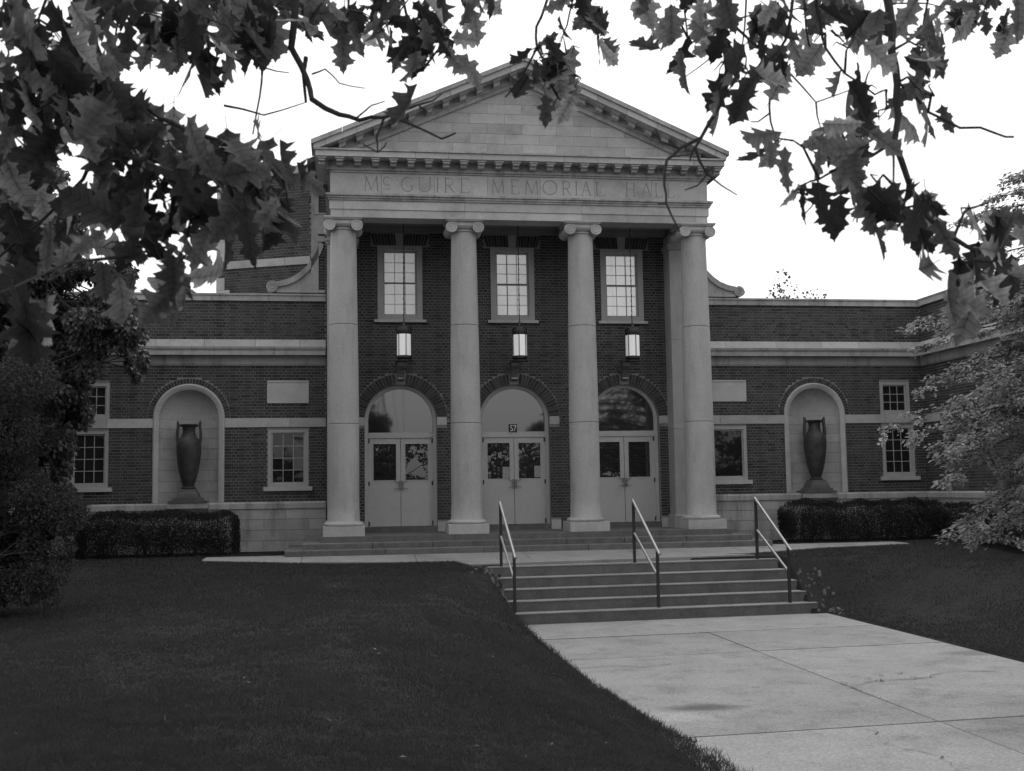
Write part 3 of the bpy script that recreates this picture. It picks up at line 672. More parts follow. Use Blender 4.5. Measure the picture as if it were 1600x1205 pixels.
# ---- columns
def column(x):
    sh = MB(); z0, z1 = -.03, 6.47
    def rr(z): t = max(0, (z-2.0)/(z1-2.0)) if z > 2 else 0; return .338-.056*t**1.35
    for (a, b) in ((z0, 2.105), (2.105, 4.30), (4.30, z1)):
        zs_ = [a+.004]+[a+(b-a)*i/6 for i in range(1, 6)]+[b-.004]
        pr = [(rr(z)-(.007 if z in (zs_[0], zs_[-1]) else 0), z) for z in zs_]
        pr.insert(1, (rr(a+.012), a+.012)); pr.insert(len(pr)-1, (rr(b-.012), b-.012))
        if a == z0: pr = [(.37, a), (.352, a+.03)]+[q for q in pr if q[1] > a+.05]
        if b == z1: pr = [q for q in pr if q[1] < b-.10]+[(rr(b)-.0, b-.07), (rr(b)+.025, b-.055), (rr(b)+.025, b-.035), (rr(b), b-.03), (rr(b), b)]
        sh.lathe(pr, x, 0, 40, .35+.3*rnd.random())
    so = sh.build('column', M['shaft'], hall, smooth=True)
    bs = MB(); bs.lathe([(.38, -.115), (.425, -.105), (.435, -.075), (.42, -.045), (.38, -.032), (.36, -.03)], x, 0, 40); bs.box(x-.445, x+.445, -.445, .445, -.331, -.116, .5)
    bs.build('column_base', M['stone'], so, smooth=True)
    cp = MB(); rt = rr(z1)
    cp.lathe([(rt-.005, 6.452), (rt+.03, 6.475), (rt+.075, 6.51), (rt+.085, 6.545), (rt+.05, 6.57)], x, 0, 32)
    cp.box(x-.36, x+.36, -.33, .33, 6.548, 6.615, .5); cp.box(x-.405, x+.405, -.375, .375, 6.628, 6.655, .6); cp.box(x-.38, x+.38, -.35, .35, 6.617, 6.63, .4); cp.box(x-.425, x+.425, -.395, .395, 6.656, 6.69, .6)
    co = cp.build('capital', M['stone'], so, smooth=True)
    for k in (-1, 1):
        vo = MB(); cx, cz, n = x+k*.305, 6.495, 28
        pr = [(-.345, .118), (-.335, .128), (-.30, .128), (-.15, .098), (-.06, .105), (0, .112), (.06, .105), (.15, .098), (.30, .128), (.335, .128), (.345, .118)]
        rings = [[(cx+r_*math.cos(6.28318*q/n), y, cz+r_*math.sin(6.28318*q/n)) for q in range(n)] for y, r_ in pr]
        vs = [p for r_ in rings for p in r_]; fs = [(i*n+q, i*n+(q+1) % n, (i+1)*n+(q+1) % n, (i+1)*n+q) for i in range(len(pr)-1) for q in range(n)]
        fs += [tuple(range(n)), tuple(range((len(pr)-1)*n, len(pr)*n))]; vo.add(vs, fs, .55)
        pts = []; turns = 2.3
        for i in range(58):
            t = i/57; a = math.pi/2+k*(-1)*t*turns*6.28318*-1; r_ = .118*(1-t)**.85+.016
            pts.append((cx+r_*math.cos(a), -.348, cz+r_*math.sin(a)))
        vo.tube(pts, [.013*(1-.4*i/57) for i in range(58)], 6, .75)
        vo.lathe([(.001, 0), (.02, .001)], 0, 0, 3) if False else None
        vo.build('volute', M['stone'], co, smooth=True)
for k in range(4): column((k-1.5)*S)

# ---- entablature
XE, YF, YB = 4.36, -.27, .285
def frame_ring(name, m, x, y, z0, z1, js=None, gap=.006, yb=YB):
    """one layer of the entablature: front course cut at js plus the two side returns"""
    js = [-x]+[q for q in (js or []) if -x < q < x]+[x]
    for a, b in zip(js[:-1], js[1:]):
        mb = MB(); mb.box(a+gap/2, b-gap/2, y, yb, z0, z1, rnd.random()); mb.build(name, m, hall)
    for s_ in (-1, 1):
        a, b = sorted((s_*x, s_*(x-.5))); mb = MB(); mb.box(a, b, yb+.004, PY+.1, z0, z1, rnd.random()); mb.build(name, m, hall)
colx = [-4.05, -1.35, 1.35, 4.05]
frame_ring('architrave_block', M['stone'], XE-.03, YF+.02, 6.693, 6.868, colx)
frame_ring('architrave_block', M['stone'], XE, YF, 6.872, 7.07, colx)
for (x, y, z0, z1) in ((XE+.03, YF-.03, 7.072, 7.115), (XE+.055, YF-.055, 7.116, 7.165), (XE+.085, YF-.09, 7.166, 7.212)): frame_ring('architrave_moulding', M['stone_w'], x, y, z0, z1, colx)
frame_ring('frieze_block', M['stone'], XE-.02, YF+.015, 7.215, 7.70, [-3.206, -2.018, -.8206, .3933, 1.647, 3.01])
cj = [-3.97, -2.47, -1.73, -.98, -.04, .897, 1.665, 2.396, 3.147, 3.9]
for (x, y, z0, z1) in ((XE+.01, YF-.015, 7.702, 7.745), (XE+.05, YF-.05, 7.746, 7.80)): frame_ring('bed_moulding', M['stone_w'], x, y, z0, z1, cj)
frame_ring('dentil_band', M['stone_w'], XE+.03, YF-.03, 7.802, 7.965, cj)
frame_ring('corona_block', M['stone'], 4.655, -.62, 7.967, 8.095, cj, yb=.29)
frame_ring('corona_moulding', M['stone_w'], 4.69, -.655, 8.097, 8.135, cj, yb=.29)
nmod = 24
for i in range(nmod):
    x = -4.52+9.04*i/(nmod-1)
    mb = MB(); mb.px([(YF-.02, 7.815), (-.46, 7.825), (-.46, 7.885), (YF-.02, 7.885)], x-.068, x+.068, rnd.random()); mb.box(x-.072, x+.072, -.555, YF-.03, 7.882, 7.925, .6); mb.box(x-.10, x+.10, -.585, YF-.03, 7.927, 7.965, .7)
    mb.build('modillion', M['stone'], hall)
core = MB(); core.box(-4.32, 4.32, YF+.03, YB-.01, 6.70, 8.1); core.build('entablature_core', M['joint'], hall)

# incised inscription, drawn stroke by stroke
def glyph(ch):
    q = []
    def l(*p, t=1.): q.append((p, t))
    arc = lambda cx, cy, rx, ry, a0, a1, n=14: tuple((cx+rx*math.cos(R(a0+(a1-a0)*i/n)), cy+ry*math.sin(R(a0+(a1-a0)*i/n))) for i in range(n+1))
    if ch == 'M': l((.06,0),(.14,1)); l((.14,1),(.5,.04),t=1.3); l((.5,.04),(.86,1),t=.8); l((.86,1),(.94,0),t=1.3); l((0,0),(.12,0),t=.6); l((.88,0),(1,0),t=.6)
    elif ch in 'GC': q.append((arc(.52,.5,.5,.5,45,315), 1.2)); (l((.87,.15),(.87,.42),t=1.3), l((.72,.43),(1,.43),t=.6)) if ch == 'G' else None
    elif ch == 'U': q.append((((.1,1),(.1,.36))+arc(.5,.36,.4,.36,180,360)+((.9,.36),(.9,1)), 1.1)); l((0,1),(.22,1),t=.6); l((.78,1),(1,1),t=.6)
    elif ch == 'I': l((.5,0),(.5,1),t=1.4); l((0,0),(1,0),t=.6); l((0,1),(1,1),t=.6)
    elif ch == 'R': l((.15,0),(.15,1),t=1.3); q.append((((.15,1),(.5,1))+arc(.5,.74,.34,.26,90,-90)+((.15,.48),), .9)); l((.45,.48),(.95,0),t=1.2); l((0,0),(.3,0),t=.6); l((.02,1),(.15,1),t=.6)
    elif ch == 'E': l((.15,0),(.15,1),t=1.3); l((0,1),(.9,1),(.9,.86),t=.8); l((.15,.52),(.75,.52),t=.7); l((0,0),(1,0),(1,.15),t=.8)
    elif ch == 'O': q.append((arc(.5,.5,.5,.5,0,360,26), 1.1))
    elif ch == 'A': l((.05,0),(.5,1),t=.8); l((.5,1),(.95,0),t=1.3); l((.22,.36),(.78,.36),t=.7); l((-.05,0),(.18,0),t=.6); l((.82,0),(1.05,0),t=.6)
    elif ch == 'L': l((.15,0),(.15,1),t=1.3); l((0,1),(.35,1),t=.6); l((0,0),(.95,0),(1,.16),t=.8)
    elif ch == 'H': l((.12,0),(.12,1),t=1.3); l((.88,0),(.88,1),t=1.3); l((.12,.52),(.88,.52),t=.7); [l((a,b),(a+.24,b),t=.6) for a in (0,.76) for b in (0,1)]
    return q
ins = [('M',-3.589,-3.27,0),('C',-3.163,-3.01,1),('G',-2.764,-2.492,0),('U',-2.392,-2.09,0),('I',-1.985,-1.92,0),('R',-1.809,-1.57,0),('E',-1.44,-1.236,0),
       ('M',-.726,-.433,0),('E',-.286,-.094,0),('M',.038,.349,0),('O',.453,.779,0),('R',.891,1.107,0),('I',1.195,1.26,0),('A',1.347,1.572,0),('L',1.68,1.895,0),
       ('H',2.386,2.614,0),('A',2.766,2.995,0),('L',3.086,3.26,0),('L',3.377,3.54,0)]
LY = YF+.015-.003
for ch, x0, x1, small in ins:
    z0, hh = (7.30, .325) if not small else (7.43, .19)
    mb = MB(); wd = .012
    segs = [( [(x0+(x1-x0)*a, z0+hh*b) for a, b in p], t) for p, t in glyph(ch)]
    if small: segs.append(([(x0, 7.345), (x1, 7.345)], .9))
    for p, t in segs:
        hw = wd*t/2*1.25
        for a, b in zip(p[:-1], p[1:]):
            d = Vector((b[0]-a[0], b[1]-a[1])); 
            if d.length < 1e-6: continue
            d.normalize(); n = Vector((-d.y, d.x))*hw; e = d*hw*.5
            yy = LY-rnd.uniform(0, .0012)
            mb.add([(a[0]-e.x+n.x, yy, a[1]-e.y+n.y), (a[0]-e.x-n.x, yy, a[1]-e.y-n.y), (b[0]+e.x-n.x, yy, b[1]+e.y-n.y), (b[0]+e.x+n.x, yy, b[1]+e.y+n.y)], [(0,1,2,3)])
    mb.build('carved_letter', M['letter'], hall)

# ---- pediment
AX, ZL, ZA, SL = 4.75, 8.30, 10.37, (10.37-8.30)/4.75
zt_ = lambda x: ZA-SL*abs(x)
def rake(name, m, top, bot, y0, y1, s_, js, zmin=8.137):
    """sloping layer between two lines parallel to the gable, cut at js (distances from centre)"""
    for a, b in zip(js[:-1], js[1:]):
        a2, b2 = a+.004, b-.004
        pts = [(a2, max(zt_(a2)-bot, zmin)), (b2, max(zt_(b2)-bot, zmin)), (b2, max(zt_(b2)-top, zmin+.002)), (a2, max(zt_(a2)-top, zmin+.002))]
        if pts[2][1]-pts[1][1] < .004 and pts[3][1]-pts[0][1] < .004: continue
        if pts[1][1] == zmin and pts[0][1] > zmin:
            xc = (ZA-bot-zmin)/SL; pts = [pts[0], (xc, zmin)]+([pts[1]] if pts[2][1] > zmin+.003 else [])+pts[2:]
        mb = MB(); mb.py([(s_*x, z) for x, z in pts], y0, y1, rnd.random()); mb.build(name, m, hall)
for s_ in (-1, 1):
    js = [0]+[.62+.69*i for i in range(6)]+[4.70]
    rake('raking_cymatium', M['stone_w'], .0, .10, -.70, .3, s_, js[:-1]+[4.75])
    rake('raking_corona', M['stone'], .102, .24, -.655, .3, s_, [0]+[.3+.69*i for i in range(7)]+[4.70])
    rake('raking_band', M['stone_w'], .242, .40, YF-.03, .3, s_, [0]+[.5+.8*i for i in range(6)])
    rake('raking_moulding', M['stone_w'], .402, .50, YF-.01, .3, s_, [0]+[.9+.8*i for i in range(5)])
    for i in range(11):
        x = .22+.385*i
        if zt_(x+.1)-.40 < 8.14: continue
        mb = MB()
        for (h, t0, t1, y) in ((.068, .345, .285, -.46), (.075, .284, .265, -.56), (.10, .264, .243, -.59)):
            mb.py([(s_*(x-h), zt_(x-h)-t0-(.02 if t0 > .3 else 0)), (s_*(x+h), zt_(x+h)-t0-(.02 if t0 > .3 else 0)), (s_*(x+h), zt_(x+h)-t1), (s_*(x-h), zt_(x-h)-t1)], y, YF-.02, .6)
        mb.build('modillion', M['stone'], hall)
# tympanum in coursed blocks
zr = [8.14]+[8.14+.09+.233*i for i in range(0, 9)]
for k in range(len(zr)-1):
    z0, z1 = zr[k]+.003, zr[k+1]-.003
    xm = (ZA-.47-z0)/SL
    if xm < .1: break
    st = .80; off = 0 if k % 2 else st/2
    xs_ = [-xm]+[q for q in [off+st*i-8*st for i in range(17)] if -xm+.1 < q < xm-.1]+[xm]
    for a, b in zip(xs_[:-1], xs_[1:]):
        a2, b2 = a+.003, b-.003
        top = lambda x: min(z1, ZA-.47-SL*abs(x))
        pts = [(a2, z0), (b2, z0)]
        if top(b2) > z0+.002: pts.append((b2, top(b2)))
        for sgn in ((1, -1)):
            xk = sgn*(ZA-.47-z1)/SL
            if a2 < xk < b2 and xk*sgn > 0: pts.append((xk, z1))
        if top(a2) > z0+.002: pts.append((a2, top(a2)))
        if len(pts) < 3: continue
        mb = MB(); mb.py(pts, -.215, .1, rnd.random()); mb.build('tympanum_block', M['stone'], hall)
mb = MB(); mb.py([(-4.5, 8.1), (4.5, 8.1), (0, zt_(0)-.3)], -.205, .2); mb.build('pediment_core', M['joint'], hall)
# roof behind the pediment and the body of the hall
for s_ in (-1, 1):
    mb = MB(); mb.prism([(s_*4.86, y, zt_(4.86)-.10) for y in (.32,)]+[(0, .32, zt_(0)-.10), (0, .32, zt_(0)-.22), (s_*4.86, .32, zt_(4.86)-.22)], [(s_*4.86, 22, zt_(4.86)-.10), (0, 22, zt_(0)-.10), (0, 22, zt_(0)-.22), (s_*4.86, 22, zt_(4.86)-.22)]); mb.build('gable_roof', M['roof'], hall)
    a, b = sorted((s_*4.30, s_*4.62))
    PW = front(PY+.12)
    brick_wall('shoulder_wall', PW, a, b, 5.3, 8.02, [], 60+s_)
    a, b = sorted((s_*4.625, s_*4.80)); mb = MB(); mb.box(a, b, PY+.10, PY+.5, 5.3, 8.02); mb.build('corner_stone', M['stone_w'], hall)
    a, b = sorted((s_*4.40, s_*4.79)); mb = MB(); mb.box(a, b, PY+.3, 22, -.7, 8.05); mb.build('hall_side', M['brick'], hall)
    a, b = sorted((s_*4.37, s_*4.70)); 
    for (z0, z1, xx) in ((7.17, 7.21, 4.72), (7.9, 8.12, 4.80), (6.70, 7.16, 4.66)):
        a, b = sorted((s_*4.28, s_*xx)); mb = MB(); mb.box(a, b, PY+.06-.02*(z0 > 7.5), PY+.3, z0, z1); mb.build('shoulder_cornice', M['stone_w'], hall)
mb = MB(); mb.py([(-4.7, 8.0), (4.7, 8.0), (0, zt_(0)-.25)], PY+.2, PY+.4); mb.build('gable_core', M['brick'], hall)

# scrolled buttresses on the wing copings
for s_ in (-1, 1):
    cv = [(5.62, 5.56), (5.42, 5.60), (5.22, 5.68), (5.05, 5.80), (4.90, 5.95), (4.77, 6.13), (4.67, 6.32), (4.60, 6.52)]
    mb = MB(); mb.py([(s_*x, z-.05) for x, z in cv]+[(s_*4.475, 6.47), (s_*4.475, 5.302), (s_*5.62, 5.302)], WY-.01, WY+.22, .5); bo = mb.build('scroll_buttress', M['stone_w'], hall)
    mb = MB(); lo = [(x-.13*(.75 if i > 3 else .35), z-.13*(.5 if i > 3 else .95)) for i, (x, z) in enumerate(cv)]
    for i in range(len(cv)-1):
        q = [cv[i], cv[i+1], lo[i+1], lo[i]]; mb.py([(s_*x, z) for x, z in q], WY-.06, WY+.26, .4)
    mb.build('scroll_rim', M['stone_w'], bo)
    mb = MB(); mb.box(*sorted((s_*4.475, s_*4.66)), WY-.07, WY+.27, 6.522, 6.66); mb.build('scroll_cap', M['stone_w'], bo)
    mb = MB(); mb.box(*sorted((s_*4.475, s_*5.60)), WY-.05, WY+.24, 5.304, 5.37); mb.build('scroll_foot', M['stone_w'], bo)
    mb = MB(); n = 24; cx, cz = s_*5.70, 5.44
    mb.prism([(cx+.135*math.cos(6.28318*q/n), WY-.07, cz+.135*math.sin(6.28318*q/n)) for q in range(n)], [(cx+.135*math.cos(6.28318*q/n), WY+.26, cz+.135*math.sin(6.28318*q/n)) for q in range(n)], .6)
    mb.tube([(cx+(.115*(1-t/40)+.02)*math.cos(-s_*t*.36), WY-.075, cz+(.115*(1-t/40)+.02)*math.sin(-s_*t*.36)) for t in range(41)], .014, 6, .8)
    mb.build('scroll_volute', M['stone_w'], bo, smooth=True)

# taller block set back behind the left wing, its face splayed
A = Vector((-4.82, 2.02)); B = Vector((-7.10, 2.99)); dv = (A-B).normalized(); nv = Vector((dv.y, -dv.x)); LN = (A-B).length
PB = lambda u, d, z, B=B, dv=dv, nv=nv: (B.x+dv.x*u+nv.x*d, B.y+dv.y*u+nv.y*d, z)
def bb(mb, u0, u1, d0, d1, z0, z1, t=.5): mb.prism([PB(u0,d0,z0),PB(u1,d0,z0),PB(u1,d0,z1),PB(u0,d0,z1)], [PB(u0,d1,z0),PB(u1,d1,z0),PB(u1,d1,z1),PB(u0,d1,z1)], t)
brick_wall('stage_wall', PB, 0, LN, 4.95, 6.08, [], 71); brick_wall('stage_wall', PB, 0, LN, 6.267, 8.30, [], 72)
for a, b in ((0, .9), (.9, 1.8), (1.8, LN)):
    mb = MB(); bb(mb, a+.003, b-.003, .03, -.1, 6.08, 6.267, rnd.random()); mb.build('string_block', M['stone'], hall)
    mb = MB(); bb(mb, a-.05+.003, b-.053, .07, -.3, 8.30, 8.50, rnd.random()); mb.build('coping_block', M['stone_w'], hall)
for i in range(11):
    z0 = 4.97+.30*i
    if 6.0 < z0+.15 < 6.3 : continue
    mb = MB(); bb(mb, -.02, .34 if i % 2 else .20, .02, -.2, z0+.003, z0+.297, rnd.random()); mb.build('quoin', M['stone'], hall)
mb = MB(); c4 = [PB(0,-.12,0), PB(LN,-.12,0), (-4.8, 20, 0), (-7.1, 20, 0)]; mb.pz([(x, y) for x, y, _ in c4], 4.9, 8.32); mb.build('stage_mass', M['brick'], hall)

# bricks: the three hundred that show largest are objects, the rest one part per wall
cand = []
for wi_, (o, P_, bl) in enumerate(ALLB):
    for bi, b in enumerate(bl):
        p = P_((b[0]+b[1])/2, 0, (b[2]+b[3])/2)
        if o.name.startswith('portico') and b[1]-b[0] > .19 and -.3 < p[2] < 6.6: cand.append(((Vector(p)-CAMP).length, wi_, bi))
cand.sort(); single = {(a, b) for _, a, b in cand[:300]}
BM = {}
for wi_, (o, P_, bl) in enumerate(ALLB):
    mb = MB()
    for bi, b in enumerate(bl):
        if (wi_, bi) in single:
            key = (round(b[1]-b[0], 2), int(b[4]*6)); L_ = b[1]-b[0]; h = b[3]-b[2]
            if key not in BM:
                m1 = MB(); brick_box(m1, lambda u, d, z: (u, -d, z), (-L_/2, L_/2, 0, h, b[4], 0))
                me = bpy.data.meshes.new('brick'); me.from_pydata(m1.v, [], m1.f); at = me.attributes.new('tone', 'FLOAT', 'FACE'); at.data.foreach_set('value', np.array(m1.t, np.float32)); me.materials.append(M['brick']); BM[key] = me
            place(BM[key], 'brick', P_((b[0]+b[1])/2, b[5], b[2]), o)
        else: brick_box(mb, P_, b)
    if mb.f: mb.build('brickwork', M['brick'], o, kind='stuff')

# ------------------------------------------------------------------ number plate and notices
FY = PY+.15
mb = MB(); mb.box(-.13, .055, FY-.012, FY+.006, 1.985, 2.175); num = mb.build('number_plate', M['plate']); tag(num, 'small dark plate reading 57 above the middle doors', 'sign')
def text_mesh(body, size, loc, m, name, parent):
    cu = bpy.data.curves.new(name, 'FONT'); cu.body = body; cu.size = size; cu.extrude = .001; cu.align_x = 'CENTER'; cu.space_character = .92
    to = bpy.data.objects.new(name+'_t', cu); col.objects.link(to); bpy.context.view_layer.update()
    me = bpy.data.meshes.new_from_object(to.evaluated_get(bpy.context.evaluated_depsgraph_get())); bpy.data.objects.remove(to)
    me.materials.clear(); me.materials.append(m); me.name = name
    for v in me.vertices: v.co = Vector((v.co.x*.82, -v.co.z, v.co.y))
    return place(me, name, loc, parent)
text_mesh('57', .205, Vector((-.037, FY-.0145, 2.007)), M['white'], 'numeral', num)
for (x0, x1, z0, z1, lab) in ((-.30, -.125, .88, 1.16, 'paper notice inside the left leaf of the middle doors'), (.47, .68, .90, 1.18, 'paper notice inside the right leaf of the middle doors')):
    mb = MB(); mb.prism([(x0, FY+.045, z0), (x1, FY+.043, z0+.005), (x1, FY+.043, z1), (x0, FY+.045, z1-.004)], [(x0, FY+.0462, z0), (x1, FY+.0442, z0+.005), (x1, FY+.0442, z1), (x0, FY+.0462, z1-.004)]); o = mb.build('paper_notice', M['paper']); tag(o, lab, 'notice')

# ------------------------------------------------------------------ lanterns
def lantern(x, rot, label):
    y = .62; root = empty('hanging_lantern', (x, y, 3.56), label, 'lantern', 'lanterns hanging in the portico')
    def hexring(r_, z, n=6): return [(x+r_*math.cos(rot+6.28318*k/n), y+r_*math.sin(rot+6.28318*k/n), z) for k in range(n)]
    mb = MB(); mb.lathe([(.02, 4.50), (.03, 4.46), (.05, 4.42), (.06, 4.39), (.155, 4.365), (.178, 4.33), (.178, 4.235), (.165, 4.205), (.165, 4.19)], x, y, 18); mb.build('lantern_cap', M['iron'], root, smooth=True)
    mb = MB(); mb.lathe([(.165, 3.70), (.178, 3.685), (.178, 3.645), (.13, 3.61), (.185, 3.60), (.185, 3.57), (.05, 3.56)], x, y, 18); mb.build('lantern_base', M['iron'], root, smooth=True)
    n = 6
    for k in range(n):
        a = [(x+.165*math.cos(rot+6.28318*(k+t)/n), y+.165*math.sin(rot+6.28318*(k+t)/n)) for t in (0, .5, 1)]
        b = [(x+.158*math.cos(rot+6.28318*(k+t)/n), y+.158*math.sin(rot+6.28318*(k+t)/n)) for t in (1, .5, 0)]
        mb = MB(); mb.pz(a+b, 3.70, 4.19); mb.build('lantern_pane', M['lampglass'], root, smooth=True)
        if k % 2 == 0 or True:
            p = (x+.168*math.cos(rot+6.28318*k/n), y+.168*math.sin(rot+6.28318*k/n)); mb = MB(); mb.box(p[0]-.009, p[0]+.009, p[1]-.009, p[1]+.009, 3.695, 4.20); mb.build('lantern_rib', M['iron'], root)
    mb = MB(); mb.tube([(x+.004*math.sin(i*1.9), y+.004*math.cos(i*1.9), 4.48+i*(6.88-4.48)/40) for i in range(41)], [.015 if i % 2 else .009 for i in range(41)], 5); mb.build('chain', M['iron'], root)
lantern(-2.68, .75, 'hanging lantern with pale glass before the doors beside the stage block')
lantern(0.0, .28, 'hanging lantern with pale glass before the doors numbered 57')
lantern(2.69, .75, 'hanging lantern with pale glass before the doors next to the stone pilaster')

# ------------------------------------------------------------------ bronze urns in the niches
def urn(s_, label):
    x, y = s_*NC, WY+.03; root = empty('bronze_urn', (x, y, .424), label, 'urn', 'tall urns in the niches')
    mb = MB(); mb.lathe([(.05, .735), (.165, .74), (.17, .77), (.125, .80), (.140, .86), (.185, 1.0), (.225, 1.18), (.256, 1.38), (.275, 1.58), (.28, 1.72), (.268, 1.81), (.235, 1.87), (.175, 1.92), (.145, 2.0), (.14, 2.10), (.15, 2.15), (.19, 2.18), (.205, 2.215), (.185, 2.225), (.15, 2.20), (.13, 2.1)], x, y, 32); mb.build('urn_body', M['bronze'], root, smooth=True)
    for k in (-1, 1):
        h = MB(); pts = [(.25, 1.80), (.266, 1.92), (.258, 2.06), (.242, 2.18), (.245, 2.25), (.262, 2.31)]
        for i in range(len(pts)-1):
            (a, za), (b, zb) = pts[i], pts[i+1]; wa, wb = (.032, .032) if i < 4 else (.035, .012)
            h.prism([(x+k*(a-.03), y-wa, za), (x+k*(a+.03), y-wa, za), (x+k*(a+.03), y+wa, za), (x+k*(a-.03), y+wa, za)], [(x+k*(b-(.03 if i < 4 else .012)), y-wb, zb), (x+k*(b+(.03 if i < 4 else .012)), y-wb, zb), (x+k*(b+(.03 if i < 4 else .012)), y+wb, zb), (x+k*(b-(.03 if i < 4 else .012)), y+wb, zb)])
        h.py([(x+k*.255, 2.24), (x+k*.17, 2.19), (x+k*.17, 2.165), (x+k*.255, 2.18)], y-.03, y+.03)
        h.build('urn_handle', M['bronze'], root)
    mb = MB()
    prof = [(.43, .424), (.43, .47), (.33, .482), (.31, .53), (.25, .545), (.225, .62), (.19, .68), (.178, .735)]
    for (a, za), (b, zb) in zip(prof[:-1], prof[1:]):
        ya, yb2 = min(a, .24), min(b, .24)
        mb.prism([(x-a, y-ya, za), (x+a, y-ya, za), (x+a, y+ya, za), (x-a, y+ya, za)], [(x-b, y-yb2, zb), (x+b, y-yb2, zb), (x+b, y+yb2, zb), (x-b, y+yb2, zb)])
    mb.build('urn_pedestal', M['urnbase'], root)
urn(-1, 'tall dark two-handled urn in the niche nearer the stage block')
urn(1, 'tall dark two-handled urn in the niche beside the pane without glazing bars')

# ------------------------------------------------------------------ handrails on the steps
def handrail(x, label, xl=None):
    xl = x if xl is None else xl; so = SK*(x+1)
    yu, yl = -3.10+so, -4.22+so*.8; zt, zb = -.86, WALK_Z+RISE
    root = empty('handrail', (x, (yu+yl)/2, zb), label, 'handrail', 'handrails on the front steps')
    h1, h2 = .325, -.585
    for (xx, y, a, b) in ((x, yu, zt-.02, h1), (xl, yl, zb-.01, h2)):
        mb = MB(); mb.box(xx-.026, xx+.026, y-.026, y+.026, a, b); mb.build('post', M['post'], root)
    d = Vector((xl-x, yl-yu, h2-h1))
    for o, (t0, t1), rr_ in ((.02, (-.03, 1.09), .030), (-.60, (0.02, .98), .026)):
        p = Vector((x, yu, h1+o)); q = d.copy()
        if o < -.1: q = Vector((d.x, d.y, -1.06-(h1+o)))
        mb = MB(); mb.tube([p+q*t0, p+q*t1], rr_, 10); mb.build('rail', M['rail'], root, smooth=True)
handrail(-1.02, 'handrail at the end of the steps next to the wide left lawn', -.93)
handrail(1.70, 'handrail standing in the middle of the front steps', 1.85)
handrail(4.33, 'handrail at the end of the steps in front of the long hedge', 4.52)
# --- VEG

# ------------------------------------------------------------------ grass
TRI = [(-.5, 0, 0), (.5, 0, 0), (.12, 1, .25)]
def lawn_ok(x, y):
    if WX0-.02 < x < WX1+.06 and y < -2.9: return y > -3.2
    if y > -3.4:                                        # landing and path stay bare
        if y > -2.3:
            lo = -2.30 if -4 < x < 4 else (-2.3+.30*min(3.2, abs(x)-4))
            if -6.9 < x < 8.4 and lo-.02 < y < -.55: return False
            if y > 1.5 or (abs(x) < 5.3 and y > -1.25): return False
        elif y-SK*(x+1) < -2.7 and -1.3 < x < 4.9: return False
        elif -1.44-.45*(y+3.30) < x < 4.82-1.0*(y+3.30): return False
    return True
_ng = np.random.default_rng(5).random((64, 64))
def vnoise(x, y, sc):
    x = np.asarray(x)*sc+100.3; y = np.asarray(y)*sc+100.7; i = np.floor(x).astype(int); j = np.floor(y).astype(int); u = x-i; v = y-j; u = u*u*(3-2*u); v = v*v*(3-2*v)
    f = lambda a, b: _ng[a % 64, b % 64]
    return (f(i, j)*(1-u)+f(i+1, j)*u)*(1-v)+(f(i, j+1)*(1-u)+f(i+1, j+1)*u)*v
def grass(name, n):
    m3 = int(n*1.75); d0, d1 = CAMP.y*-1-19.4, 26.6
    dd = 6.0*(26.6/6.0)**nrg.random(m3); yy = CAMP.y+dd
    xx = CAMP.x+dd*math.tan(YAW)+(nrg.random(m3)*2-1)*(dd*.50+.6)
    keep = [i for i in range(m3) if -14 < xx[i] < 13 and lawn_ok(xx[i], yy[i])][:n]
    xx, yy, dd = xx[keep], yy[keep], dd[keep]; zz = lawn_z(xx, yy)
    m = len(xx); Pn = np.stack([xx, yy, zz-.003], 1)
    A = np.stack([nrg.normal(0, .45, m), nrg.normal(0, .45, m), np.ones(m)], 1); N = nrg.normal(0, 1, (m, 3)); N[:, 2] *= .2
    patchy = np.clip(.5+1.0*(vnoise(xx, yy, .55)-.5)+.8*(vnoise(xx, yy, 1.7)-.5)+.9*(vnoise(xx, yy, 5.)-.5)+.10*np.sin((xx*.93+yy*.2)*5.2), 0, 1)
    h = (.020+.030*nrg.random(m))*(.6+.6*patchy)
    V, F, T = scatter(TRI, [(0, 1, 2)], Pn, A, N, h, np.clip(.05+.85*patchy+nrg.normal(0, .12, m), 0, 1))
    V = V.reshape(-1, 3, 3); wd = (.16*(dd/7.5)**.75)[:, None]                    # blades drawn wider where fewer stand
    mid = V[:, :2].mean(1, keepdims=True); V[:, :2] = mid+(V[:, :2]-mid)*wd[:, :, None]
    return tag(big_mesh(name, V.reshape(-1, 3), F, T, M['grass'], None, 'stuff'), 'short dark mown grass covering both lawns', 'grass')
grass('grass', 820000)
# taller unmown tufts along the edge of the walk and in its joints
def tufts(name, pts, label, cat, spread, h0, h1, per):
    Pn = []
    for x, y, z in pts:
        for _ in range(per): Pn.append((x+nrg.normal(0, spread), y+nrg.normal(0, spread), z))
    Pn = np.array(Pn); m = len(Pn); A = np.stack([nrg.normal(0, .55, m), nrg.normal(0, .55, m), np.ones(m)], 1); N = nrg.normal(0, 1, (m, 3))
    V, F, T = scatter([(p[0]*.12, p[1], p[2]) for p in TRI], [(0, 1, 2)], Pn, A, N, h0+(h1-h0)*nrg.random(m), np.clip(nrg.normal(.45, .25, m), 0, 1))
    return tag(big_mesh(name, V, F, T, M['grass'], None, 'stuff'), label, cat)
ep = [(WX0-.05-abs(rnd.gauss(0, .05)), y, ground(WX0-.09, y)-.01) for y in np.arange(-18, -4.3, .035)]+[(WX1+.10+abs(rnd.gauss(0, .05)), y, ground(WX1+.13, y)-.01) for y in np.arange(-14, -4.1, .05)]
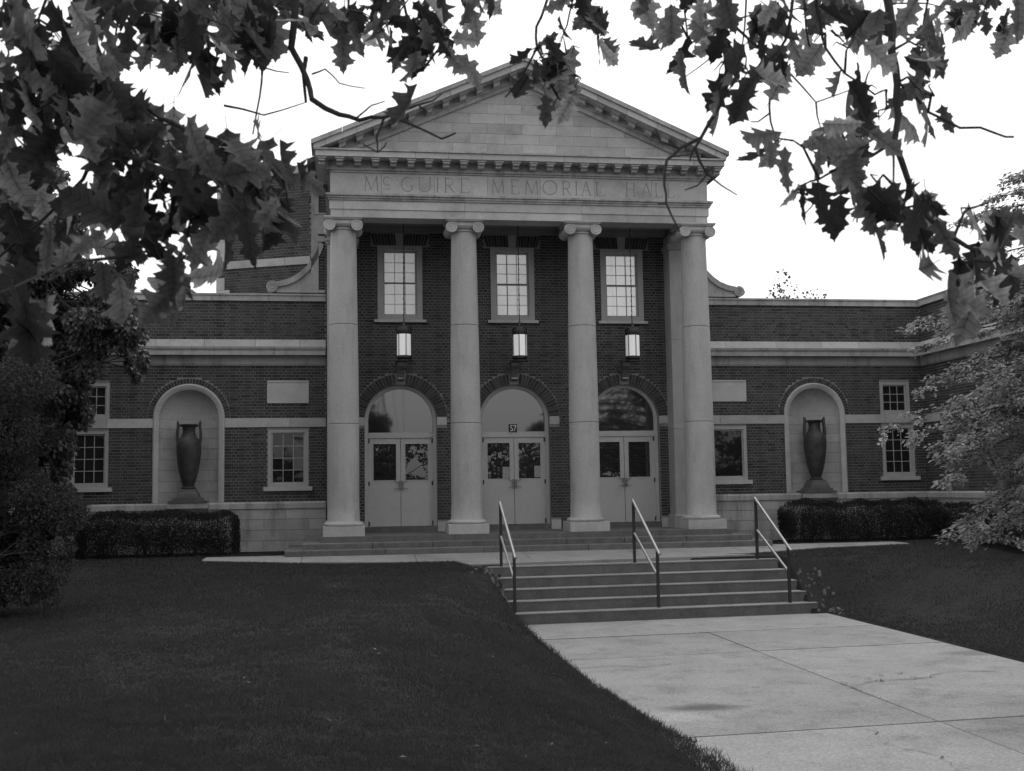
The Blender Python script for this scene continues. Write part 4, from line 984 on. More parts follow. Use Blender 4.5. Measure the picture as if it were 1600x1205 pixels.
for y in np.arange(-17.5, -11.5, .007):
    cr = .30*sstep((-11.5-y)/4.5)*(.6+.8*rnd.random()); ep.append((WX0+cr*rnd.random(), y, WALK_Z-.004))
tufts('edge_grass', ep, 'longer untrimmed grass fringing both sides of the walk', 'grass', .035, .03, .085, 9)
jt = [(2.08+rnd.gauss(0, .02), -11.9+rnd.gauss(0, .35), WALK_Z-.02) for _ in range(22)]+[(WX0+rnd.random()*6, -14.2+SK*rnd.random()*3+.05, WALK_Z-.03) for _ in range(16)]+[(2.9+rnd.gauss(0, .4), -11.3+rnd.gauss(0, .12), WALK_Z) for _ in range(6)]
tufts('joint_weeds', jt, 'small weeds sprouting from the joints of the walk', 'weeds', .022, .02, .055, 10)
# scattered dry leaf litter
Pn = []
while len(Pn) < 70:
    y = rnd.uniform(-18.5, -3.6); dd = y-CAMP.y; x = CAMP.x+dd*math.tan(YAW)+rnd.uniform(-1, 1)*dd*.48
    onw = WX0 < x < WX1
    if onw and rnd.random() < .82: continue
    Pn.append((x, y, (WALK_Z+.012) if onw else lawn_z(x, y)[0]+.028))
Pn = np.array(Pn); n = len(Pn); A = nrg.normal(0, 1, (n, 3)); A[:, 2] *= .25; N = nrg.normal(0, .35, (n, 3)); N[:, 2] += 1
V, F, T = scatter([(0, 0, 0), (.3, .35, .12), (0, 1, .1), (-.3, .45, .06)], [(0, 1, 2, 3)], Pn, A, N, nrg.uniform(.02, .055, n), nrg.random(n))
tag(big_mesh('leaf_litter', V, F, T, M['litter'], None, 'stuff'), 'dry leaf scraps scattered over the lawn and walk', 'leaf litter')
# loose stones and soil on the bank beside the steps
db = MB()
for i in range(150):
    side = rnd.random() < .62
    y = rnd.uniform(-4.75, -3.1); x = WX0-.05-abs(rnd.gauss(.22, .16)) if side else 4.95+abs(rnd.gauss(.25, .2)); s_ = rnd.uniform(.015, .055); z = lawn_z(x, y)[0]
    db.prism([(x+s_*rnd.uniform(.6, 1.1)*math.cos(a), y+s_*rnd.uniform(.6, 1.1)*math.sin(a), z-.02) for a in (0, 1.3, 2.5, 3.8, 5)], [(x+s_*.6*math.cos(a), y+s_*.6*math.sin(a), z+s_*rnd.uniform(.4, .9)) for a in (0, 1.3, 2.5, 3.8, 5)], rnd.random())
tag(db.build('bank_stones', M['dirt'], None, kind='stuff'), 'crumbled stones and soil on the banks beside the steps', 'stones')

# ------------------------------------------------------------------ hedges and trees
DIA = ([(0, 0, 0), (.34, .42, .05), (0, 1, 0), (-.34, .42, .05)], [(0, 1, 2, 3)])
def leafmesh(name, Pn, A, N, S_, T, m, parent, kind='stuff', tpl=DIA):
    V, F, TT = scatter(tpl[0], tpl[1], Pn, A, N, S_, T)
    return big_mesh(name, V, F, TT, m, parent, kind, origin=tuple(Pn.mean(0)))
def hedge(x0, x1, y0, y1, z0, z1, n, label, wob):
    root = empty('clipped_hedge', ((x0+x1)/2, (y0+y1)/2, z0), label, 'hedge')
    Pn = []; 
    while len(Pn) < n:
        u, v, t = nrg.random(3)
        if rnd.random() < .72:                            # near the surface
            f = rnd.random(); e = abs(nrg.normal(0, .05))
            if f < .42: q = [x0+(x1-x0)*u, y0+e, z0+(z1-z0)*t]
            elif f < .70: q = [x0+(x1-x0)*u, y0+(y1-y0)*v, z1-e]
            elif f < .85: q = [x0+e, y0+(y1-y0)*v, z0+(z1-z0)*t]
            else: q = [x1-e, y0+(y1-y0)*v, z0+(z1-z0)*t]
        else: q = [x0+(x1-x0)*u, y0+(y1-y0)*v, z0+(z1-z0)*t]
        # rounded corners and a wavy skin
        b = wob*(math.sin(q[0]*2.1+1)+.8*math.sin(q[0]*4.7+q[2]*3)+.7*math.sin(q[2]*7.3+q[0]*1.7)+.6*math.sin(q[0]*9.1-q[1]*5)+.5*math.sin(q[0]*17+q[2]*11+q[1]*13))+abs(nrg.normal(0, .02))
        c = .34; ex = max(0, x0+c-q[0], q[0]-x1+c); ez = max(0, q[2]-z1+c); ey = max(0, y0+c-q[1])
        if math.sqrt(ex*ex+ez*ez+ey*ey) > c*1.02: continue
        if q[2] < z0+.22 and rnd.random() < .75*(1-(q[2]-z0)/.22) : continue
        q[1] -= b; q[2] += b*.75
        Pn.append(q)
    Pn = np.array(Pn); A = nrg.normal(0, 1, (n, 3)); A[:, 1] -= .5; A[:, 2] += .5; N = nrg.normal(0, 1, (n, 3)); N[:, 2] += .6
    leafmesh('foliage', Pn, A, N, nrg.uniform(.022, .046, n), np.clip(nrg.normal(.45, .25, n), 0, 1), M['hedge'], root)
    sm = MB()
    for i in range(int((x1-x0)*9)):
        x = rnd.uniform(x0+.15, x1-.15); y = rnd.uniform(y0+.15, y1-.15)
        sm.tube([(x, y, z0-.03), (x+rnd.gauss(0, .05), y+rnd.gauss(0, .05), z0+.3), (x+rnd.gauss(0, .15), y+rnd.gauss(0, .12), z1-.15)], [.018, .012, .004], 5)
    sm.build('stems', M['bark'], root, kind='stuff')
hedge(-9.75, -6.36, -.05, 1.15, -.72, .20, 46000, 'clipped dark hedge under the urn niche nearer the stage block', .06)
hedge(6.28, 10.3, .0, 1.15, -.72, .19, 56000, 'long clipped dark hedge under the urn niche at the far end', .055)
hedge(9.75, 10.35, -3.6, -.05, -.74, .16, 24000, 'clipped dark hedge along the projecting end wall', .03)

def tube_branch(mb, p, q, r0, r1, sag=0., n=5, wig=.03):
    p, q = Vector(p), Vector(q); L_ = (q-p).length; pts = []
    for i in range(n+1):
        t = i/n; a = p.lerp(q, t); a.z -= sag*4*t*(1-t)*-1
        if 0 < i < n: a += Vector((rnd.gauss(0, wig), rnd.gauss(0, wig), rnd.gauss(0, wig)))*L_*.5
        pts.append(a)
    mb.tube(pts, [r0+(r1-r0)*i/n for i in range(n+1)], 6); return pts

# dark evergreen shrub at the left, foliage down to the ground
def clumps(cl, n, shell=.55):
    out = []; ax = []
    wts = np.array([c[3]*c[4]*c[5] for c in cl])**.7; wts /= wts.sum()
    pick = nrg.choice(len(cl), n, p=wts)
    d = nrg.normal(0, 1, (n, 3)); d /= np.linalg.norm(d, axis=1, keepdims=True)
    r_ = shell+(1.05-shell)*nrg.random(n)**.6
    C = np.array(cl)[pick]
    return C[:, :3]+d*C[:, 3:6]*r_[:, None], d
def blobs(px, dep, sc=1., sub=4, jit=.5):
    """pixel ellipses -> clouds of world ellipsoids"""
    out = []
    for (u, v, ru, rv) in px:
        for _ in range(sub):
            a = rnd.random()*6.283; k = math.sqrt(rnd.random())*.75
            d = dep+rnd.uniform(-jit, jit); p = W(u+ru*k*math.cos(a), v+rv*k*math.sin(a), d); m = d/FPX
            s_ = rnd.uniform(.38, .6); out.append((p.x, p.y, p.z, ru*m*s_*sc, max(ru, rv)*m*s_*sc, rv*m*s_*sc))
    return out
root = empty('evergreen_shrub', tuple(Vector((-9.2, -9.9, ground(-9.2, -9.9)))), 'dense dark evergreen shrub growing to the ground beside the wide lawn', 'shrub')
cl = blobs([(30, 640, 80, 70), (10, 720, 85, 80), (25, 800, 88, 70), (5, 880, 80, 80), (-20, 940, 75, 55), (-60, 700, 90, 110), (-70, 850, 100, 110), (75, 830, 48, 50), (60, 880, 45, 45), (95, 800, 25, 30), (70, 930, 30, 30), (100, 860, 18, 25), (-150, 800, 110, 180), (-140, 640, 100, 100)], 15.2, sub=6)
cl = [c for c in cl if c[2] > -.75]
n = 190000; Pn, d = clumps(cl, n, .45); Pn[:, 2] = np.maximum(Pn[:, 2], -.98)
A = d+nrg.normal(0, .6, (n, 3)); A[:, 2] -= .5; N = nrg.normal(0, 1, (n, 3))
leafmesh('crown', Pn, A, N, nrg.uniform(.026, .052, n), np.clip(nrg.normal(.45, .25, n), 0, 1), M['shrub'], root)
mb = MB(); b = Vector((-9.2, -9.9, -.95)); tube_branch(mb, b-Vector((0,0,.1)), b+Vector((.1, .1, 1.2)), .11, .07)
for c in cl[::2]: tube_branch(mb, b+Vector((.05, .05, rnd.uniform(.3, 1.1))), (c[0], c[1]+.25, c[2]), .013, .004, wig=.05)
mb.build('trunk', M['bark'], root)
# drooping small-leaved tree rising behind it
TB = Vector((-10.6, -8.6, ground(-10.6, -8.6)))
root = empty('drooping_tree', tuple(TB), 'small-leaved tree with drooping twigs behind the dark evergreen shrub', 'tree')
cl = blobs([(60, 560, 90, 45), (140, 535, 60, 35), (30, 490, 90, 60), (110, 470, 80, 50), (180, 500, 40, 40), (215, 555, 16, 32), (120, 590, 40, 30), (70, 600, 70, 40), (100, 640, 45, 40), (60, 690, 60, 50), (100, 720, 22, 50), (90, 780, 30, 40), (30, 420, 80, 45), (100, 420, 50, 35), (20, 330, 60, 50), (90, 350, 50, 40), (60, 280, 50, 40), (-40, 320, 70, 70), (-40, 450, 80, 100), (-100, 550, 90, 90), (165, 440, 40, 35), (195, 520, 30, 30)], 16.4, sub=5, jit=.7)
n = 95000; Pn, d = clumps(cl, n, .25)
A = d*.5+nrg.normal(0, .5, (n, 3)); A[:, 2] -= 1.0; N = nrg.normal(0, 1, (n, 3)); N[:, 2] += .8
leafmesh('crown', Pn, A, N, nrg.uniform(.055, .095, n), np.clip(nrg.normal(.5, .28, n), 0, 1), M['droop'], root)
mb = MB(); top = W(-40, 300, 16.4); tr = tube_branch(mb, TB-Vector((0,0,.1)), top, .16, .04, n=8, wig=.015)
mb.build('trunk', M['bark'], root); mb = MB()
for i, c in enumerate(cl): tube_branch(mb, tr[min(7, 2+i % 6)], (c[0], c[1], c[2]), .03, .006, sag=.15, wig=.04)
mb.build('branches', M['bark'], root)

# light small-leaved tree at the right, layered sprays reaching in
TB = Vector((7.75, -11.6, ground(7.75, -11.6)))
root = empty('beech_tree', tuple(TB), 'pale small-leaved tree with layered sprays in front of the projecting end wall', 'tree')
mb = MB(); tr = tube_branch(mb, TB-Vector((0,0,.1)), TB+Vector((.15, .1, 6.6)), .15, .03, n=10, wig=.008); mb.build('trunk', M['bark'], root)
sprays = [(1392, 528, 13.2), (1440, 548, 13.6), (1452, 600, 13.0), (1448, 612, 14.2), (1378, 680, 12.8), (1420, 690, 13.4), (1470, 655, 13.8), (1488, 728, 13.0), (1505, 700, 12.4), (1535, 765, 12.9), (1545, 835, 12.6), (1565, 790, 12.2), (1590, 850, 12.0), (1500, 480, 13.5), (1545, 520, 12.8), (1530, 560, 13.6), (1530, 620, 12.6), (1560, 660, 13.2), (1565, 600, 13.9), (1580, 720, 12.6), (1580, 480, 12.9), (1570, 540, 13.4), (1500, 350, 13.8), (1560, 375, 13.2), (1575, 285, 13.6), (1530, 320, 14.2), (1600, 330, 13.0), (1590, 430, 13.8), (1540, 450, 14.0), (1490, 420, 14.3), (1610, 560, 12.4), (1620, 650, 12.4), (1630, 480, 12.6), (1620, 760, 12.2), (1640, 380, 13.0), (1660, 300, 13.6), (1480, 590, 13.3), (1510, 640, 13.1), (1470, 690, 13.2)]+[(rnd.uniform(1470, 1650), rnd.uniform(430, 860), rnd.uniform(11.8, 13.8)) for _ in range(26)]
mb = MB(); Ps, As, Ns = [], [], []
for (u, v, dd) in sprays:
    tip = W(u, v, dd); hz = min(tr, key=lambda q: abs(q.z-(tip.z-.25)))
    st = Vector(hz); st.z = max(min(tip.z-.1, TB.z+6.4), TB.z+.7); st.x, st.y = hz.x, hz.y
    L_ = (tip-st).length; ln = min(L_, rnd.uniform(1.3, 2.0)); pts = []
    for i in range(13):
        t = i/12; p = st.lerp(tip, t); p.z += .42*math.sin(t*2.6)*(L_/3)-.10*t*t; pts.append(p)
    off = tip-pts[-1]; pts = [p+off*(i/12) for i, p in enumerate(pts)]
    mb.tube(pts, [.026-.022*i/12 for i in range(13)], 5)
    d = (tip-st).normalized(); side = d.cross(Vector((0, 0, 1))).normalized()
    for i in range(26):
        t = rnd.uniform(.30, 1.0)**.8; k = t*12; p = pts[int(min(k, 11))].lerp(pts[int(min(k, 11))+1], k-int(min(k, 11)))
        s_ = rnd.choice((-1, 1)); tl = (1.05-t)*rnd.uniform(.35, .8)*1.05+.12; td = (d*.75+side*s_*rnd.uniform(.4, 1.1)+Vector((0, 0, rnd.uniform(-.35, .12)))).normalized(); q = p+td*tl; q.z -= .10*tl
        mb.tube([p, p.lerp(q, .5)+Vector((0, 0, .03)), q], [.007, .005, .003], 4)
        for j in range(int(20+tl*62)):
            f = rnd.random(); a = p.lerp(q, f)+Vector((rnd.gauss(0, .025), rnd.gauss(0, .025), rnd.gauss(0, .03)))
            Ps.append(a); As.append(td*.8+side*rnd.uniform(-1, 1)+Vector((0, 0, rnd.uniform(-.7, .1)))); Ns.append(Vector((rnd.gauss(0, .35), rnd.gauss(0, .35)-.15, 1)))
mb.build('branches', M['bark'], root)
Pn = np.array([tuple(p) for p in Ps]); n = len(Pn); LF6 = ([(0, 0, 0), (.24, .28, .05), (.22, .62, .05), (0, 1, -.06), (-.22, .62, .05), (-.24, .28, .05)], [(0, 1, 2, 3), (0, 3, 4, 5)])
leafmesh('crown', Pn, np.array([tuple(p) for p in As]), np.array([tuple(p) for p in Ns]), nrg.uniform(.042, .072, n), np.clip(nrg.normal(.5, .28, n), 0, 1), M['small'], root, tpl=LF6)

# far trees: one bare-topped behind the hall, others across the street behind the camera (the door glass mirrors them)
def far_tree(x, y, zb, h, rw, n, ls, label, sparse=False, group=None, z_low=.25):
    root = empty('street_tree' if y < 0 else 'far_tree', (x, y, zb), label, 'tree', group)
    mb = MB(); tr = tube_branch(mb, (x, y, zb-.1), (x+.2, y, zb+h*.75), h*.022, h*.006, n=6, wig=.01); mb.build('trunk', M['bark'], root)
    cl = []; mb = MB()
    for i in range(26 if not sparse else 14):
        a = rnd.random()*6.283; t = rnd.uniform(z_low, .97); rr_ = rw*math.sqrt(max(.05, 1-((t-.5)/.52)**2))*rnd.uniform(.25, .85)
        c = (x+rr_*math.cos(a), y+rr_*math.sin(a), zb+h*t); cl.append((*c, rw*rnd.uniform(.22, .36), rw*rnd.uniform(.22, .36), h*rnd.uniform(.05, .10)))
        tube_branch(mb, tr[min(5, int(t*6))], c, h*.007, h*.0015, wig=.04)
    mb.build('branches', M['bark'], root)
    Pn, d = clumps(cl, n, .3); A = d+nrg.normal(0, .6, (n, 3)); N = nrg.normal(0, 1, (n, 3)); N[:, 2] += .5
    leafmesh('crown', Pn, A, N, nrg.uniform(ls*.7, ls*1.2, n), np.clip(nrg.normal(.5, .28, n), 0, 1), M['far'], root)
far_tree(22.0, 40.0, -.7, 13.6, 2.6, 900, .22, 'thin-topped tree far behind the wing parapet', sparse=True)
far_tree(25.2, 42.0, -.7, 13.2, 2.2, 420, .20, 'almost bare tree far behind the wing parapet', sparse=True)
gs = 'trees and bushes across the street'
for (x, y, h, rw, n, zl, lab) in ((-3.5, -58, 9.6, 3.4, 9000, .1, 'narrow tree mirrored in the fanlight nearest the stage block'), (-14, -62, 13, 5, 9000, .1, 'broad tree across the street beyond the narrow one'),
        (19.5, -57, 17, 6.0, 14000, .12, 'tallest tree across the street, mirrored in the dark fanlight'), (31, -60, 14, 5, 9000, .12, 'round tree across the street beside the tallest one'),
        (6.5, -66, 7.2, 5.0, 5500, .04, 'wide low bush across the street below the middle fanlight'), (13.0, -64, 8.2, 3.0, 6000, .04, 'small tree across the street mirrored beside the number plate'),
        (0.5, -70, 7.4, 5.0, 5000, .04, 'low dense bush across the street facing the steps'), (-26, -60, 14, 6, 8000, .1, 'last broad tree across the street past the evergreen'), (45, -62, 15, 6, 8000, .1, 'far tall tree across the street past the round one'),
        (25.5, -55, 6.0, 4.6, 5500, .04, 'wide bush across the street under the round tree'), (36, -56, 6, 5, 8000, .04, 'wide bush across the street under the far tall tree'), (-9, -60, 5.0, 5, 7000, .04, 'low bush across the street between the narrow and broad trees')):
    far_tree(x, y, -1.95, h, rw, n, .30, lab, group=gs, z_low=zl)

# ------------------------------------------------------------------ the oak whose branches hang over the view
OH = [(.015, 0), (.08, .06), (.20, .11), (.27, .115), (.21, .19), (.165, .255), (.21, .305), (.34, .335), (.41, .36), (.33, .42), (.37, .465), (.26, .495), (.18, .55), (.225, .60), (.31, .665), (.33, .71), (.24, .735), (.25, .79), (.16, .80), (.115, .84), (.115, .895), (.04, .93), (0.001, 1.0)]
def oak_leaf(fold, curl, tw, jag):
    rg = random.Random(jag); H = [(w_*(1+rg.uniform(-.28, .24)), l) for w_, l in OH]; H2 = [(w_*(1+rg.uniform(-.28, .24)), l) for w_, l in OH]
    vs, fs = [], []
    def z(x, l): return fold*abs(x)+curl*l*l*.35+tw*x*l-.10*math.sin(l*3.1)*abs(x)
    n = len(OH)
    for i in range(n): vs.append((0, OH[i][1], z(0, OH[i][1])))
    for i in range(n): vs.append((H[i][0], H[i][1], z(H[i][0], H[i][1])))
    for i in range(n): vs.append((-H2[i][0], H2[i][1], z(-H2[i][0], H2[i][1])))
    for i in range(n-1): fs.append((i, n+i, n+i+1, i+1)); fs.append((i, i+1, 2*n+i+1, 2*n+i))
    q = len(vs); vs += [(-.012, .0, z(0, 0)+.006), (.012, .0, z(0, 0)+.006), (.009, .5, z(0, .5)+.006), (-.009, .5, z(0, .5)+.006), (0, .93, z(0, .93)+.006)]; fs += [(q, q+1, q+2, q+3), (q+3, q+2, q+4)]
    k = len(vs); vs += [(-.008, -.22, .03), (.008, -.22, .03), (.008, .02, .004), (-.008, .02, .004)]; fs.append((k, k+1, k+2, k+3))
    return vs, fs
TPL = [oak_leaf(rnd.uniform(.0, .9), rnd.uniform(-1.3, 1.3), rnd.uniform(-.9, .9), 100+i) for i in range(12)]
LM = []
for i, (vs, fs) in enumerate(TPL):
    for t in (.0, .15, .5, 1.0):
        me = bpy.data.meshes.new('oak_leaf'); me.from_pydata(vs, [], fs); at = me.attributes.new('tone', 'FLOAT', 'FACE'); at.data.foreach_set('value', np.array([t]*(len(fs)-3)+[t+.9, t+.9, t], np.float32)); me.materials.append(M['oak']); me.polygons.foreach_set('use_smooth', np.ones(len(fs), bool)); bl_ = me.attributes.new('blade', 'FLOAT_VECTOR', 'POINT'); bl_.data.foreach_set('vector', np.array([(x, y, 0) for x, y, _ in vs], np.float32).ravel()); LM.append(me)
OB = Vector((-8.6, -24.2, ground(-8.6, -24.2)))
oak = empty('oak_tree', tuple(OB), 'large oak whose lobed leaves and twigs hang in front of the hall', 'tree')
mb = MB(); tube_branch(mb, OB-Vector((0, 0, .15)), OB+Vector((.3, .2, 4.6)), .36, .24, n=8, wig=.006); tube_branch(mb, OB+Vector((.3, .2, 4.5)), OB+Vector((.2, 1.2, 9)), .24, .08, n=6, wig=.02)
mb.build('trunk', M['bark'], oak)
limbs = []
lm = MB()
for (a, b, r0, r1) in (((-8.4, -24.1, 4.3), (-4.9, -21.3, 5.3), .12, .055), ((-4.9, -21.3, 5.3), (-2.4, -20.7, 5.4), .055, .04), ((-2.4, -20.7, 5.4), (1.6, -20.6, 5.3), .04, .02), ((-8.4, -24.0, 3.6), (-6.6, -20.9, 3.3), .09, .03), ((-8.3, -24, 4.2), (-4.5, -25.5, 5.6), .10, .03), ((-8.3, -24, 4.5), (-8, -19.5, 6), .10, .03)):
    limbs += tube_branch(lm, a, b, r0, r1, sag=.12, n=8, wig=.012)
lm.build('limb', M['bark'], oak)
def branch(px, r0, r1, up=True):
    pts = [W(u, v, d) for u, v, d in px]
    if up:
        e = min(limbs, key=lambda q: (q-pts[0]).length); m = e.lerp(pts[0], .55)+Vector((0, 0, .12)); pts = [e, m]+pts
    # smooth a little with midpoints
    fine = []
    for a, b in zip(pts[:-1], pts[1:]):
        fine.append(a); L_ = (b-a).length; fine.append(a.lerp(b, .5)+Vector((rnd.gauss(0, .03), rnd.gauss(0, .03), rnd.gauss(0, .03)))*L_)
    fine.append(pts[-1]); n = len(fine); mb = MB(); mb.tube(fine, [r0+(r1-r0)*i/(n-1) for i in range(n)], 6); mb.build('branch', M['wood'], oak, smooth=True)
    return pts
def dp(l, d0, d1=None):
    d1 = d0 if d1 is None else d1; n = len(l); return [(u, v, d0+(d1-d0)*i/max(1, n-1)) for i, (u, v) in enumerate(l)]
BR = [
 (dp([(470,-120),(462,0),(455,75),(480,125),(487,155),(530,179),(562,188),(600,184),(650,165)], 4.6, 4.2), .020, .005, 1),
 (dp([(478,90),(474,118),(478,160)], 4.5, 4.45), .010, .006, 0), (dp([(600,184),(588,215),(590,238)], 4.25), .006, .003, 0), (dp([(610,180),(636,192),(690,217),(712,208)], 4.25, 4.1), .006, .003, 0),
 (dp([(650,165),(676,158),(690,147)], 4.2), .004, .002, 0), (dp([(655,166),(668,176),(662,182)], 4.2), .004, .002, 0), (dp([(555,186),(580,165),(602,158)], 4.3), .004, .002, 0), (dp([(590,238),(572,228),(566,224)], 4.25), .003, .002, 0), (dp([(590,238),(600,230),(604,222)], 4.25), .003, .002, 0),
 (dp([(428,-60),(425,70),(410,110),(406,150),(395,210)], 4.5, 4.3), .008, .003, 1), (dp([(365,62),(410,105),(452,114)], 4.4), .005, .002, 0), (dp([(350,165),(412,180),(478,160)], 4.35), .005, .002, 0), (dp([(487,116),(508,108),(530,130),(570,138)], 4.4), .004, .002, 0),
 (dp([(60,-130),(130,20),(165,110),(200,150),(250,185),(290,203),(340,218),(420,250)], 4.2, 3.75), .015, .005, 1), (dp([(200,150),(212,210),(215,232)], 4.0, 3.9), .007, .004, 0), (dp([(185,222),(235,265),(262,290)], 3.85), .006, .003, 0), (dp([(340,218),(360,250),(372,300),(385,370)], 3.8), .006, .003, 0), (dp([(290,203),(300,280),(290,380),(275,430)], 3.85, 3.7), .006, .003, 0), (dp([(240,240),(230,320),(205,400)], 3.8, 3.7), .006, .003, 0),
 (dp([(-60,60),(0,125),(25,165),(8,200),(15,228)], 3.9), .009, .004, 1), (dp([(150,100),(152,230),(130,280),(100,312),(25,378),(-30,420)], 4.0, 4.2), .009, .005, 0), (dp([(0,-60),(60,60),(100,140),(150,170)], 4.1, 3.9), .009, .004, 1),
 (dp([(640,-90),(630,0),(640,60),(660,110)], 4.5, 4.3), .009, .004, 1), (dp([(560,-90),(545,0),(540,50)], 4.6), .008, .004, 1), (dp([(330,-90),(325,0),(310,70)], 4.4), .008, .004, 1), (dp([(200,-90),(190,0),(180,60)], 4.3), .008, .004, 1), (dp([(745,-80),(740,0),(738,30)], 4.5), .006, .003, 1),
 (dp([(862,-110),(855,0),(838,42),(839,75),(858,120),(872,152),(890,178)], 4.9, 4.6), .009, .003, 1), (dp([(839,75),(815,120),(790,152)], 4.7), .005, .003, 0), (dp([(896,-80),(895,0),(886,40),(876,66)], 5.0, 4.9), .007, .003, 1), (dp([(925,-80),(920,0),(935,60)], 5.0), .006, .003, 1), (dp([(872,152),(862,170)], 4.6), .003, .002, 0),
 (dp([(1125,-130),(1128,0),(1130,60),(1136,110),(1125,165),(1095,216),(1062,232),(1042,250),(1038,290),(1041,318),(1062,362)], 4.4, 4.0), .014, .003, 1), (dp([(1095,216),(1083,235),(1078,252)], 4.15), .006, .003, 0), (dp([(1086,230),(1105,272),(1152,305)], 4.15), .006, .002, 0), (dp([(1062,232),(1032,222),(1024,200)], 4.1), .005, .002, 0), (dp([(1105,272),(1090,290),(1070,297)], 4.15), .004, .002, 0), (dp([(1050,245),(1075,242),(1090,238)], 4.1), .003, .002, 0), (dp([(1041,318),(1027,319)], 4.0), .003, .002, 0), (dp([(1115,30),(1135,40),(1118,85),(1065,124)], 4.4), .005, .002, 0),
 (dp([(1130,25),(1180,70),(1230,110),(1275,160),(1330,140)], 4.5, 4.2), .007, .002, 0), (dp([(1275,160),(1282,200)], 4.3), .004, .002, 0), (dp([(1240,-60),(1235,30),(1210,90),(1203,150),(1204,190),(1213,233)], 4.5, 4.3), .009, .003, 1), (dp([(1204,176),(1185,190),(1172,190)], 4.35), .004, .002, 0), (dp([(1255,-60),(1258,20),(1264,70),(1280,95)], 4.6), .006, .003, 1), (dp([(1280,-60),(1282,40),(1290,75),(1320,115),(1367,148),(1385,140)], 4.5, 4.2), .008, .003, 1), (dp([(1348,150),(1350,175),(1345,195)], 4.2), .005, .002, 0),
 (dp([(1385,-130),(1387,0),(1393,80),(1402,130),(1404,180),(1398,222),(1425,300),(1450,340),(1490,372),(1530,395),(1560,420)], 4.3, 3.8), .020, .006, 1), (dp([(1400,205),(1358,220)], 4.1), .006, .004, 0), (dp([(1396,222),(1330,255),(1280,280),(1252,291)], 4.1, 3.9), .007, .003, 0), (dp([(1278,282),(1275,312),(1254,338)], 3.95), .004, .002, 0), (dp([(1396,225),(1396,290)], 4.1, 3.9), .005, .003, 0),
 (dp([(1405,130),(1450,175),(1500,200),(1560,210),(1584,214)], 4.2, 4.0), .006, .004, 0), (dp([(1440,320),(1400,330),(1370,340)], 3.9), .005, .003, 0), (dp([(1520,395),(1510,430),(1500,470)], 3.8), .005, .003, 0), (dp([(1460,-90),(1450,0),(1440,60)], 4.6), .008, .003, 1), (dp([(1540,-90),(1545,0),(1530,40)], 4.8), .008, .003, 1), (dp([(1340,-90),(1330,0),(1325,40)], 4.6), .007, .003, 1), (dp([(1160,-90),(1165,20),(1160,70)], 4.5), .007, .003, 1), (dp([(1060,-90),(1070,20),(1075,60)], 4.6), .007, .003, 1)]
BP = []
for px, r0, r1, up in BR: BP += branch(px, r0, r1, bool(up))[2 if up else 0:]
LC = [(60,50,110,80,24,4.0),(60,120,90,70,14,3.9),(200,40,100,55,20,4.3),(330,30,90,45,18,4.4),(110,170,95,80,22,3.9),(40,250,60,90,14,4.2),(165,240,50,60,7,4.0),(325,55,50,50,8,4.4),
 (300,250,95,50,14,3.8),(230,310,60,60,9,3.7),(300,320,70,65,12,3.8),(200,400,55,50,9,3.7),(280,430,25,50,4,3.7),(380,245,45,45,7,3.8),(430,275,38,45,6,3.8),(405,325,36,50,6,3.7),(448,322,24,42,4,3.7),(20,350,60,70,10,4.4),(90,370,80,60,13,4.6),(20,470,25,50,2,3.0),(75,460,30,40,3,3.3),(250,215,60,40,6,4.0),
 (430,30,50,45,10,4.5),(545,35,70,50,17,4.6),(620,45,60,55,15,4.5),(680,55,40,55,10,4.4),(745,10,45,25,8,4.5),(650,115,25,35,4,4.2),(698,100,16,30,2,4.2),(480,15,40,30,8,4.7),
 (848,105,30,35,7,4.6),(885,105,32,40,7,4.7),(890,15,50,35,8,4.9),(930,60,20,50,4,4.9),(845,140,25,30,3,4.6),(905,140,22,30,3,4.7),
 (1020,5,20,20,2,4.8),(1058,65,35,45,6,4.5),(1095,15,60,25,9,4.5),(1150,50,50,55,9,4.4),(1165,125,28,40,5,4.3),(1130,120,22,40,3,4.3),(1210,50,50,55,9,4.5),(1215,135,22,45,3,4.4),(1260,35,50,45,7,4.6),(1320,15,50,30,8,4.6),(1325,95,35,40,4,4.3),(1290,75,30,30,3,4.4),(1350,155,30,40,4,4.2),(1385,190,22,40,3,4.2),(1430,25,60,35,10,4.6),(1440,95,40,45,7,4.1),(1430,155,28,35,3,4.1),(1460,170,20,30,2,4.1),(1500,45,40,40,6,4.7),(1550,15,50,25,8,4.8),(1590,20,30,40,5,4.8),
 (1240,240,45,20,6,4.0),(1310,225,50,30,8,4.0),(1340,250,28,25,3,4.0),(1262,325,38,28,4,3.9),(1340,340,32,40,6,3.8),(1400,335,45,45,10,3.8),(1370,305,40,15,4,3.8),(1450,345,18,45,3,3.8),(1520,345,40,18,4,3.9),(1560,385,45,35,7,3.8),(1490,425,38,35,7,3.7),(1530,430,30,45,4,3.7),(1505,470,22,20,2,3.6)]
leaves = []
